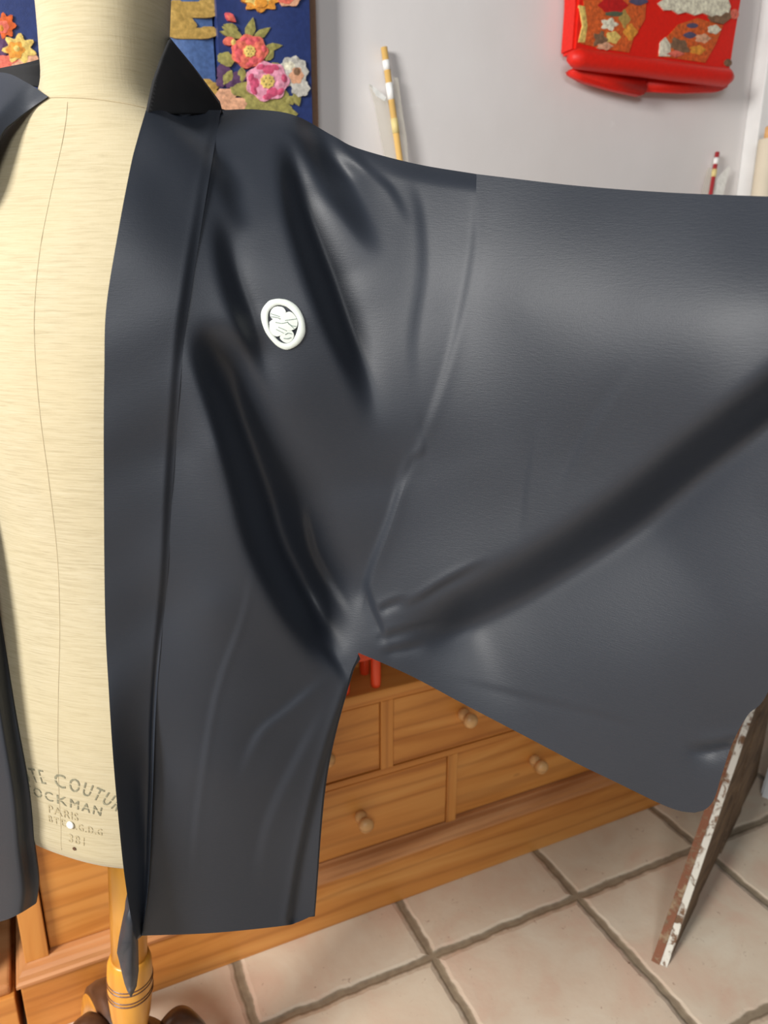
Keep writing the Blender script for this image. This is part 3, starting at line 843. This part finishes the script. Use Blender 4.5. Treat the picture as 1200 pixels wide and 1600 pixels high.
# standing collar behind the neck
def strip(rows, mat, name, sub=8, thick=0.003, lift=0.0):
    """rows: polylines of (x, y, F) with the same number of corners, lofted with straight edges"""
    bm = bmesh.new(); g = []
    for r in rows:
        line = []
        for a, b in zip(r, r[1:]):
            for k in range(sub): line.append(tuple(a[q]+(b[q]-a[q])*k/sub for q in range(3)))
        line.append(r[-1]); g.append([bm.verts.new(P(*q)) for q in line])
    for a, b in zip(g, g[1:]):
        for j in range(len(a)-1): bm.faces.new((a[j], a[j+1], b[j+1], b[j]))
    bmesh.ops.recalc_face_normals(bm, faces=bm.faces)
    o = link(name, bm, mat, hao, smooth=True)
    s = o.modifiers.new('thickness', 'SOLIDIFY'); s.thickness = thick; s.offset = 0
    return o
top = [(229,178,.772),(240,128,.770),(252,94,.772),(265,62,.800),(262,58,.90),(235,50,.925),(165,55,.945),(105,72,.925),(76,94,.893),(76,97,.88),(76,120,.885),(76,140,.885)]
mid = [(288,178,.822),(290,150,.826),(294,126,.83),(300,106,.835),(300,104,.90),(262,92,.945),(165,92,.965),(78,98,.945),(36,102,.905),(38,104,.89),(38,116,.89),(38,132,.89)]
bot = [(348,178,.846),(346,174,.852),(345,171,.86),(344,168,.87),(342,160,.912),(295,140,.955),(165,135,.98),(40,122,.955),(0,109,.912),(-2,110,.90),(-2,114,.90),(0,120,.90)]
strip([top, mid, bot], M['lining'], 'standing_collar')
# the robe's other side at the left of the form
G = coons([(-170,150),(-80,122),(0,113),(40,128),(75,151)], [(-150,1425),(-60,1450),(0,1440),(30,1428),(56,1412)],
          [(-170,150),(-190,600),(-180,1000),(-150,1425)],
          [(75,151),(50,168),(24,188),(0,214),(-30,300),(-45,500),(-38,720),(-12,900),(6,1010),(24,1120),(44,1230),(52,1310),(60,1375),(56,1412)], 50, 200)
px, py = G[..., 0], G[..., 1]
uu = np.linspace(0, 1, 51)[None, :]; vv = np.linspace(0, 1, 201)[:, None]
F4 = 0.855 - 0.095*sstep(vv*6)*np.sin(np.pi*(0.10+0.55*uu))**1.0 - 0.05*sstep((vv-.35)*1.8)
F4 = F4 + 0.010*np.sin(uu*9+vv*3)*sstep(vv*3-0.5) + 0.035*sstep((uu-0.86)/0.14)*sstep(vv*4-0.6)
F4 = F4 - 0.06*sstep((uu-0.55)/0.35)*(1-sstep((vv-0.02)/0.22))
F4 = over_torso(px, py, F4, gap=0.006)
left_panel = sheet('left_front_panel', G, F4, M['crepe'], hao, back=lambda u, v: 0.003)
# far sleeve, folded down at the left, out of the picture
# piping seams
def thread(name, line, off, rad, mat, fn=cloth_F):
    pl = catmull(line, 120); Ff = fn(pl[:, 0], pl[:, 1]) - off
    bm = bmesh.new(); tube(bm, [P(a, b, c) for (a, b), c in zip(pl, Ff)], rad, 6)
    return link(name, bm, mat, hao, smooth=True)

# crest
def crest_poly(bm, pts, h, mat, k=1):
    pts = [(380+x/8.571, 440+y/8.571) for x, y in pts]
    pl = catmull(pts + [pts[0]], 48)[:-1] if k else np.array(pts)
    c = pl.mean(0); n = len(pl); rr = []
    for s in (1.0, 0.66, 0.33):
        q = c + (pl-c)*s; Fq = cloth_F(q[:, 0], q[:, 1]) - h
        rr.append([bm.verts.new(P(a, b, f)) for (a, b), f in zip(q, Fq)])
    Fc = float(cloth_F(np.array([c[0]]), np.array([c[1]]))[0]) - h
    vc = bm.verts.new(P(c[0], c[1], Fc))
    for a, b in zip(rr, rr[1:]):
        for i in range(n): bm.faces.new((a[i], a[(i+1)%n], b[(i+1)%n], b[i])).material_index = mat
    for i in range(n): bm.faces.new((rr[-1][i], rr[-1][(i+1)%n], vc)).material_index = mat
bm = bmesh.new()
outer = [(480,228),(600,250),(720,330),(800,460),(832,600),(820,720),(740,840),(600,912),(480,880),(380,790),(290,660),(240,500),(250,380),(330,270),(400,238)]
inner = [(500,315),(590,345),(680,430),(730,530),(735,600),(700,720),(640,800),(570,828),(490,800),(410,720),(355,630),(335,520),(345,410),(400,345),(450,320)]
def cres(pts): return catmull([(380+x/8.571, 440+y/8.571) for x, y in pts] + [(380+pts[0][0]/8.571, 440+pts[0][1]/8.571)], 72)[:-1]
a, b = cres(outer), cres(inner)
rings = []
for s, h in ((0, .0012), (0.15, .0022), (0.5, .0025), (0.85, .0022), (1, .0012)):
    q = a*(1-s)+b*s; Fq = cloth_F(q[:, 0], q[:, 1]) - h
    rings.append([bm.verts.new(P(x, y, f)) for (x, y), f in zip(q, Fq)])
for r0, r1 in zip(rings, rings[1:]):
    for i in range(72): bm.faces.new((r0[i], r0[(i+1)%72], r1[(i+1)%72], r1[i]))
crest_poly(bm, [(460,330),(530,345),(570,400),(545,460),(480,500),(400,505),(360,455),(370,390),(410,345)], .0018, 0)
crest_poly(bm, [(545,425),(620,402),(680,440),(725,520),(720,600),(670,645),(590,655),(520,600),(500,520),(510,460)], .0020, 0)
crest_poly(bm, [(350,540),(400,505),(480,500),(560,560),(590,640),(540,700),(450,735),(385,700),(355,640)], .0019, 0)
crest_poly(bm, [(520,690),(590,655),(650,660),(680,720),(650,790),(590,822),(530,800),(490,750)], .0018, 0)
bmesh.ops.recalc_face_normals(bm, faces=bm.faces)
crest = link('family_crest', bm, M['crest'], hao, smooth=True, label='white round crest with four leaf lobes')
bm = bmesh.new()
for ln in ([(365,430),(430,450),(490,470)], [(370,470),(430,478),(480,490)], [(560,520),(640,510),(715,500)], [(590,545),(650,590),(710,600)],
           [(470,610),(540,640),(580,660)], [(440,640),(500,670),(540,690)], [(600,560),(660,610),(690,640)], [(430,545),(520,560),(600,540)],
           [(560,710),(600,690),(650,700)], [(540,760),(590,765),(640,750)]):
    pl = catmull([(380+x/8.571, 440+y/8.571) for x, y in ln], 10)
    Fq = cloth_F(pl[:, 0], pl[:, 1]) - .0021
    tube(bm, [P(x, y, f) for (x, y), f in zip(pl, Fq)], 0.00028, 5)
link('crest_vein', bm, M['crest_grey'], crest)

# ------------------------------------------------------------------ blue brocade kimono on the wall
def fabric(name, col, rough=0.6, var=0.1, metal=0.0): 
    t = NT(name); v = t.coord((1, 1, 1)); w = t.noise(t.coord((400, 400, 900)), 1.0, 2)
    dark = tuple(c*(1-var) for c in col[:3]) + (1,); lite = tuple(min(1, c*(1+var)) for c in col[:3]) + (1,)
    t.set(Base_Color=t.ramp(t.noise(v, 130, 4, 0.65), [(0.3, dark), (0.7, lite)]), Roughness=rough, Metallic=metal)
    t.bump(w, 0.3, 0.001); return t.m
M['navy'] = fabric('navy_brocade', srgb(38, 54, 106), 0.5, 0.15)
M['blue'] = fabric('light_blue_brocade', srgb(78, 104, 152), 0.4, 0.25)
M['gold'] = fabric('gold_thread', srgb(206, 168, 92), 0.35, 0.3, 0.35)
M['kimono_brown'] = fabric('brown_edge_lining', srgb(118, 88, 68), 0.7)
M['rose'] = fabric('rose_thread', srgb(222, 92, 96), 0.65, 0.42); M['coral'] = fabric('coral_thread', srgb(232, 110, 90), 0.65, 0.42)
M['pink'] = fabric('pink_thread', srgb(226, 148, 170), 0.65, 0.42); M['magenta'] = fabric('magenta_thread', srgb(200, 78, 112), 0.65, 0.42)
M['olive'] = fabric('olive_thread', srgb(150, 142, 78), 0.65, 0.42); M['greywhite'] = fabric('silver_grey_thread', srgb(190, 186, 176), 0.65, 0.42)
M['orange'] = fabric('orange_thread', srgb(222, 146, 52), 0.65, 0.42); M['plum'] = fabric('plum_thread', srgb(88, 56, 92), 0.6, 0.3)
M['peach'] = fabric('peach_thread', srgb(214, 160, 126), 0.65, 0.42); M['yellow'] = fabric('yellow_thread', srgb(226, 190, 104), 0.65, 0.42)
M['scarlet'] = fabric('scarlet_silk', srgb(226, 30, 12), 0.5, 0.08); M['cream'] = fabric('cream_thread', srgb(226, 214, 190), 0.65, 0.42)
M['rust'] = fabric('rust_thread', srgb(206, 92, 36), 0.65, 0.42); M['greygreen'] = fabric('grey_green_thread', srgb(88, 96, 74), 0.6, 0.2)
M['crimson'] = fabric('crimson_thread', srgb(190, 24, 22), 0.6, 0.2); M['slate'] = fabric('slate_thread', srgb(86, 78, 104), 0.6, 0.2)
M['dusk'] = fabric('dusty_brown_thread', srgb(128, 96, 70), 0.65, 0.42)

KY = 1.545                         # front surface of the wall-hung kimono
kim = empty('blue_kimono', (0.33, 1.57, 1.05), 'navy blue brocade kimono with roses and gold clouds hanging on the wall', 'kimono')
def hang(x0, x1, y0, y1, z0, z1, wav=0.004, n=24, ph=0.0):
    bm = bmesh.new(); g0, g1 = [], []
    for i in range(n+1):
        x = x0+(x1-x0)*i/n; dy = wav*math.sin(i/n*7+ph)
        g0.append([bm.verts.new((x, y0+dy, z0+(z1-z0)*k/6)) for k in range(7)])
        g1.append([bm.verts.new((x, y1, z0+(z1-z0)*k/6)) for k in range(7)])
    for i in range(n):
        for k in range(6):
            bm.faces.new((g0[i][k], g0[i+1][k], g0[i+1][k+1], g0[i][k+1])); bm.faces.new((g1[i][k], g1[i][k+1], g1[i+1][k+1], g1[i+1][k]))
    for k in range(6):
        bm.faces.new((g0[0][k], g0[0][k+1], g1[0][k+1], g1[0][k])); bm.faces.new((g0[-1][k], g1[-1][k], g1[-1][k+1], g0[-1][k+1]))
    for i in range(n):
        bm.faces.new((g0[i][0], g1[i][0], g1[i+1][0], g0[i+1][0])); bm.faces.new((g0[i][-1], g0[i+1][-1], g1[i+1][-1], g1[i][-1]))
    return bm
xa = onY(340, 60, KY).x; xb = onY(484, 60, KY).x; xc = onY(262, 60, KY).x
xd = onY(78, 60, KY).x
link('right_sleeve_panel', hang(xa, xb, KY-0.004, 1.585, 1.08, 2.15, 0.0015), M['navy'], kim, smooth=False)
link('centre_panel', hang(xc-0.06, xa-0.004, KY+0.014, 1.59, 1.05, 2.15, 0.003), M['blue'], kim, label='lighter blue centre panel with gold clouds')
link('left_panel', hang(-0.45, xc-0.062, KY, 1.585, 1.05, 2.15, 0.003), M['navy'], kim)
link('lining_edge', bx(xb+0.0005, xb+0.017, KY+0.006, 1.598, 1.05, 2.15, bev=0.004), M['kimono_brown'], kim)

def motif(name, shapes, Y, parent, label=None):
    """shapes: (material, list of image outlines); each is a raised stitched patch on the cloth"""
    mats = []; bm = bmesh.new()
    for li, (mn, pts, lift) in enumerate(shapes):
        if mn not in mats: mats.append(mn)
        mi = mats.index(mn)
        yy = Y - 0.0010 - lift*0.0009
        pp = [onY(x, y, yy) for x, y in pts]
        cc = sum(pp, Vector())/len(pp)
        back = [Vector((p.x, Y+0.003, p.z)) for p in pp]
        fr_ = [bm.verts.new(p) for p in pp]; bk = [bm.verts.new(p) for p in back]
        vc = bm.verts.new(cc + Vector((0, -0.0012, 0)))
        n = len(fr_)
        for i in range(n):
            bm.faces.new((fr_[i], fr_[(i+1)%n], vc)).material_index = mi
            bm.faces.new((fr_[i], bk[i], bk[(i+1)%n], fr_[(i+1)%n])).material_index = mi
    bmesh.ops.recalc_face_normals(bm, faces=bm.faces)
    return link(name, bm, [M[m] for m in mats], parent, label=label)
def blob(cx, cy, rx, ry, n=24, lob=0, amp=0.0, rot=0.0, ph=0.0):
    o = []
    for i in range(n):
        a = 2*math.pi*i/n; r = 1+amp*math.cos(lob*a+ph)
        x, y = rx*r*math.cos(a), ry*r*math.sin(a)
        o.append((cx+x*math.cos(rot)-y*math.sin(rot), cy+x*math.sin(rot)+y*math.cos(rot)))
    return o
def leafp(x, y, ang, ln, wd):
    a = math.radians(ang); ux, uy = math.cos(a), math.sin(a); vx, vy = -uy, ux
    return [(x+ux*ln*t+vx*wd*s, y+uy*ln*t+vy*wd*s) for t, s in ((0, .1), (.25, .8), (.5, 1), (.8, .5), (1, 0), (.8, -.5), (.5, -1), (.25, -.8), (0, -.1))]
def rose_shapes(cx, cy, r, outer, inner, centre, lift=3):
    sh = [(outer, blob(cx, cy, r, r*0.92, 40, 7, 0.07), lift)]
    for k in range(7):
        a = 2*math.pi*k/7+0.3
        sh.append((inner if k % 2 else outer, blob(cx+r*0.62*math.cos(a), cy+r*0.56*math.sin(a), r*0.32, r*0.22, 14, rot=a+math.pi/2), lift+1))
        sh.append((inner, blob(cx+r*0.80*math.cos(a+.4), cy+r*0.74*math.sin(a+.4), r*0.13, r*0.20, 10, rot=a+.4), lift+1.4))
    sh.append((centre, blob(cx, cy, r*0.33, r*0.33, 18, 9, 0.08), lift+2.5))
    for k in range(6):
        a = k*1.05; sh.append(('olive', blob(cx+r*.17*math.cos(a), cy+r*.17*math.sin(a), r*.05, r*.05, 6), lift+3.2))
    return sh
KS = KY-0.0055
leaves = [('olive', leafp(x, y, a, l, w), 1) for x, y, a, l, w in (
    (388,62,-78,36,8),(380,60,-150,38,7),(378,58,-165,36,6),(395,62,-35,34,7),(372,46,-160,24,6),(412,75,-8,30,6),(415,95,-55,22,7),
    (345,98,-20,26,11),(362,110,120,26,8),(378,105,90,24,7),(425,98,40,26,7),(450,150,60,16,8),(445,140,100,22,9),(460,145,70,22,7))]
leaves += [('olive', blob(x, y, rx, ry, 16, 5, .12), .5) for x, y, rx, ry in ((380,140,22,12),(405,155,28,14),(432,168,22,13),(395,168,18,10),(448,178,16,10),(352,90,12,9))]
leaves += [('peach', blob(x, y, rx, ry, 18, 6, .1), .4) for x, y, rx, ry in ((352,150,16,12),(372,164,22,12),(390,178,20,10),(345,172,10,12))]
leaves += [('plum', blob(x, y, rx, ry, 14, 5, .1), .3) for x, y, rx, ry in ((350,112,11,14),(374,120,12,10),(346,128,8,8),(362,130,10,9))]
motif('embroidered_leaves', leaves, KS, kim, 'olive leaves and peach foliage')
motif('embroidered_rose', rose_shapes(390, 80, 28, 'coral', 'rose', 'yellow'), KS, kim, 'coral red rose')
motif('embroidered_rose', rose_shapes(418, 127, 33, 'pink', 'magenta', 'yellow', 4), KS, kim, 'pink rose')
motif('embroidered_rose', [('greywhite', blob(458, 112, 23, 24, 36, 9, .08), 2), ('peach', blob(463, 118, 11, 13, 20, 6, .12), 3), ('greywhite', blob(470, 138, 14, 13, 24, 7, .1), 2.4), ('cream', blob(452, 103, 9, 7, 14, 5, .1), 3), ('dusk', blob(464, 112, 5, 7, 12), 4)], KS, kim, 'silver grey peony')
motif('embroidered_bud', [('rose', leafp(352, 20, 40, 22, 6), 2), ('coral', leafp(355, 24, 35, 14, 4), 3)], KS, kim)
motif('embroidered_bud', [('coral', blob(358, 64, 9, 7, 14), 2), ('yellow', blob(365, 66, 4, 5, 10), 3)], KS, kim)
motif('embroidered_flower', [('orange', blob(408, 0, 27, 17, 40, 8, .16), 2), ('yellow', blob(404, -2, 20, 10, 24, 7, .2), 3), ('orange', blob(408, 4, 10, 8, 12), 4)], KS, kim, 'orange maple flower')
motif('embroidered_flower', [('peach', blob(452, -6, 20, 16, 24, 6, .1), 2), ('coral', blob(447, -3, 13, 9, 16, 5, .1), 3)], KS, kim, 'peach and coral flower')
KC = KY+0.011
cl = []
for x, y, rx, ry in ((300,12,44,10),(322,8,16,9),(310,22,32,6),(330,2,10,6),(300,52,44,9),(325,47,14,6),(285,40,22,16),(330,135,12,7),(330,148,16,8),(322,128,10,5),(275,25,16,26)):
    cl.append(('gold', blob(x, y, rx, ry, 26, 6, .05), 1+0.1*len(cl)))
for c_ in (cl[:7]+cl[10:], cl[7:10]): motif('gold_cloud', c_, KC, kim, 'metallic gold cloud band')
LF = KY-0.0035
motif('embroidered_flower', [('rust', blob(8, 40, 15, 18, 36, 7, .2), 2), ('coral', blob(5, 42, 9, 10, 20, 6, .1), 3), ('orange', blob(2, 44, 4, 5, 10), 4)], LF, kim, 'red orange maple flower')
motif('embroidered_flower', [('yellow', blob(30, 76, 23, 20, 40, 7, .24, 0.3), 2), ('orange', blob(24, 78, 14, 13, 24, 6, .15), 3), ('yellow', blob(26, 76, 5, 5, 10), 4)], LF, kim, 'yellow maple flower')
motif('embroidered_leaves', [('peach', blob(45, 98, 20, 13, 24, 6, .12), 1), ('coral', blob(10, 98, 20, 12, 24, 6, .1), 1.2), ('plum', blob(4, 72, 10, 16, 20, 5, .1), .8), ('peach', blob(28, 104, 14, 8, 16, 5, .1), 1.5)], LF, kim, 'peach and plum foliage')

# ------------------------------------------------------------------ red child's kimono at upper right
RYf = 1.545
rk = empty('red_kimono', (1.45, 1.57, 1.74), 'scarlet padded kimono hem with bright embroidered fans hung high on the wall', 'kimono')
def roll(pts, rad, mat, name, flat=1.0, label=None):
    bm = bmesh.new(); R = catmull(pts, 50); ring = []
    seg = 20
    for i, p in enumerate(R):
        k = min(1.0, math.sqrt(max(0.25, min(i, 50-i)/1.6)))
        ring.append([bm.verts.new((p[0], p[1]+rad[1]*k*math.cos(2*math.pi*s/seg), p[2]+rad[0]*k*math.sin(2*math.pi*s/seg))) for s in range(seg)])
    for a, b in zip(ring, ring[1:]):
        for s in range(seg): bm.faces.new((a[s], a[(s+1)%seg], b[(s+1)%seg], b[s]))
    bm.faces.new(ring[0][::-1]); bm.faces.new(ring[-1]); bmesh.ops.recalc_face_normals(bm, faces=bm.faces)
    return link(name, bm, mat, rk, smooth=True, label=label)
def wy(x, y, Y=RYf): return tuple(onY(x, y, Y))
roll([wy(890,90,1.53),wy(940,97,1.528),(wy(1010,106,1.528)),wy(1080,115,1.53),wy(1142,122,1.535)], (0.020, 0.022), M['scarlet'], 'padded_hem', label='thick scarlet padded hem')
bm = bmesh.new()
def slabY(poly, Y0, Y1):
    bm = bmesh.new(); f = [onY(x, y, Y0) for x, y in poly]
    prism(bm, f, Vector((0, Y1-Y0, 0))); return bm
b1 = slabY([(895,106),(930,110),(975,113),(1010,118),(1014,140),(1006,149),(960,139),(915,126),(893,113)], 1.548, 1.575)
bmesh.ops.bevel(b1, geom=list(b1.edges), offset=0.004, segments=3, affect='EDGES')
link('rear_hem', b1, M['scarlet'], rk, smooth=True)
b2 = slabY([(1012,118),(1080,124),(1140,124),(1141,134),(1128,142),(1070,144),(1014,141)], 1.552, 1.578)
bmesh.ops.bevel(b2, geom=list(b2.edges), offset=0.004, segments=3, affect='EDGES')
link('rear_hem', b2, M['scarlet'], rk, smooth=True)
body = [(898,-170),(1162,-170),(1160,0),(1150,60),(1142,112),(1080,106),(1010,98),(940,88),(896,80),(902,0)]
b3 = slabY(body, 1.540, 1.590); bmesh.ops.bevel(b3, geom=list(b3.edges), offset=0.006, segments=2, affect='EDGES')
link('body', b3, M['scarlet'], rk)
SY_ = 1.5395
sh = [('rust', [(912,0),(1010,-2),(1008,30),(990,60),(983,82),(940,76),(908,68),(915,40)], .2),
      ('rust', [(1040,60),(1060,38),(1090,28),(1130,40),(1118,70),(1102,98),(1060,92),(1028,88)], .2),
      ('yellow', [(905,8),(914,10),(918,40),(914,66),(904,66),(910,40)], .8),
      ('crimson', blob(958, 8, 22, 12, 20, 6, .1), 1.5), ('greygreen', blob(960, 21, 15, 5, 12, 5, .1), 1.2),
      ('slate', blob(998, 2, 14, 6, 14, 4, .1), 1.5), ('cream', blob(952, 38, 12, 9, 20, 5, .25), 1.6), ('yellow', blob(958, 58, 11, 10, 16, 5, .15), 1.2),
      ('dusk', blob(938, 62, 10, 12, 18, 5, .3), 1.7), ('peach', blob(945, 72, 12, 6, 14, 5, .2), 1.9), ('gold', blob(975, 30, 9, 14, 14, 4, .2), .9), ('orange', blob(985, 50, 10, 12, 14, 4, .2), 1.0),
      ('cream', [(1028,5),(1045,-6),(1136,-8),(1142,10),(1136,28),(1124,22),(1112,26),(1098,20),(1086,24),(1070,18),(1060,22),(1048,14),(1038,16)], 2.0),
      ('dusk', [(1106,26),(1124,24),(1140,14),(1148,24),(1130,38),(1112,34)], 1.6),
      ('cream', [(1032,66),(1040,58),(1048,70),(1048,88),(1030,88)], 1.4), ('dusk', blob(1062, 72, 16, 11, 18, 5, .2, .5), 1.2), ('slate', blob(1082, 40, 9, 4, 12), 1.5), ('slate', blob(1078, 55, 10, 5, 12, 4, .1), 1.5),
      ('cream', blob(1116, 46, 10, 7, 14, 5, .15), 1.7), ('peach', blob(1098, 60, 12, 7, 14, 5, .2), 1.3), ('orange', blob(1090, 78, 12, 7, 14, 5, .2), 1.3), ('coral', blob(1056, 84, 12, 5, 12, 4, .2), 1.8), ('dusk', blob(1138, 98, 6, 6, 10), 1.2), ('coral', blob(1148, 22, 7, 8, 12), 1.8)]
motif('embroidery', sh, SY_, rk, 'embroidered fans and flowers in cream, rust and gold')

# ------------------------------------------------------------------ ceremonial arrows leaning on the wall
M['bamboo'] = plain('golden_bamboo', srgb(220, 178, 104), 0.45, 0.1, 20, 0.05)
M['paper'] = plain('white_paper_band', srgb(240, 240, 236), 0.7, 0.03, 30, 0)
M['papercream'] = plain('cream_paper', srgb(226, 214, 190), 0.7, 0.04, 10, 0)
M['redshaft'] = plain('red_lacquered_shaft', srgb(184, 52, 58), 0.4, 0.1, 20, 0)
M['paleyellow'] = plain('pale_yellow_band', srgb(226, 206, 140), 0.6, 0.05, 20, 0)
t = NT('white_feather'); v = t.coord((1, 1, 1)); w = t.noise(v, 120, 2)
t.set(Base_Color=t.ramp(w, [(0.3, srgb(226, 226, 220)), (0.7, srgb(244, 244, 240))]), Roughness=0.7); M['feather'] = t.m
t = NT('thin_cellophane'); t.set(Base_Color=srgb(232, 226, 212), Roughness=0.35, Alpha=0.30); M['sleeve_film'] = t.m
def arrow(name, top_px, low_px, Y0, Y1, rad, bands, cols, label, zfoot, vanes):
    tp = onY(*top_px, Y0); lo = onY(*low_px, Y1)
    dv = (lo-tp); dv.normalize()
    foot_ = tp + dv*((zfoot-tp.z)/dv.z)
    Ln = (foot_-tp).length
    root = empty(name, tuple(foot_), label, 'arrow')
    bm = bmesh.new(); tube(bm, [tp, foot_], rad, 16); link('shaft', bm, cols[0], root, smooth=True)
    sc_ = (lo-tp).length/math.hypot(low_px[0]-top_px[0], low_px[1]-top_px[1])
    for (y0, y1, m) in bands:
        a = tp+dv*(y0*sc_); b = tp+dv*(y1*sc_)
        bm = bmesh.new(); tube(bm, [a, b], rad*1.12, 16); link('band', bm, m, root, smooth=True)
    for pts, m in vanes:
        bm = bmesh.new()
        pp = [onY(x, y, Y0+(Y1-Y0)*(y-top_px[1])/(low_px[1]-top_px[1])) for x, y in pts]
        prism(bm, pp, Vector((0.0, 0.0012, 0)))
        link('vane', bm, m, root)
    return root
arrow('bamboo_arrow', (600,74), (624,245), 1.585, 1.572, 0.0068, [(20,35,M['paper']),(55,81,M['paper']),(111,135,M['paleyellow'])], [M['bamboo']],
      'tall golden bamboo arrow with white bands leaning on the wall above the sleeve', 0.956,
      [([(576,131),(582,134),(605,155),(622,245),(640,330),(622,330),(600,240),(585,160)], M['sleeve_film']),
       ([(616,120),(622,122),(628,170),(636,220),(640,300),(628,330),(622,240),(612,160)], M['sleeve_film']),
       ([(576,131),(582,134),(604,152),(601,158),(588,150)], M['feather'])])
arrow('red_arrow', (1121,238), (1110,305), 1.585, 1.575, 0.0058, [(9,19,M['paper']),(27,39,M['paleyellow'])], [M['redshaft']],
      'short red arrow with white feather vane leaning on the wall at far right', 0.956,
      [([(1139,260),(1141,262),(1131,300),(1115,420),(1108,420),(1112,300),(1116,283)], M['feather']),
       ([(1107,262),(1112,262),(1112,300),(1100,420),(1094,420),(1096,302)], M['sleeve_film'])])
# cream scroll with a wooden end standing in the corner
scx = onY(1198, 250, 1.50)
scr = empty('paper_scroll', (scx.x, scx.y, 0.0), 'cream rolled paper with a wooden end cap standing in the right corner', 'scroll')
zt = onY(1198, 217, 1.50).z; zt2 = onY(1198, 196, 1.50).z
bm = bmesh.new(); lathe(bm, [(0.024, 0.0), (0.026, 0.002), (0.026, zt-0.002), (0.024, zt)], (scx.x, scx.y, 0), seg=28); link('roll', bm, M['papercream'], scr, smooth=True)
bm = bmesh.new(); lathe(bm, [(0.012, 0), (0.014, 0.002), (0.014, zt2-zt-0.003), (0.010, zt2-zt)], (scx.x, scx.y, zt), seg=24); link('end_cap', bm, M['knob'], scr, smooth=True)
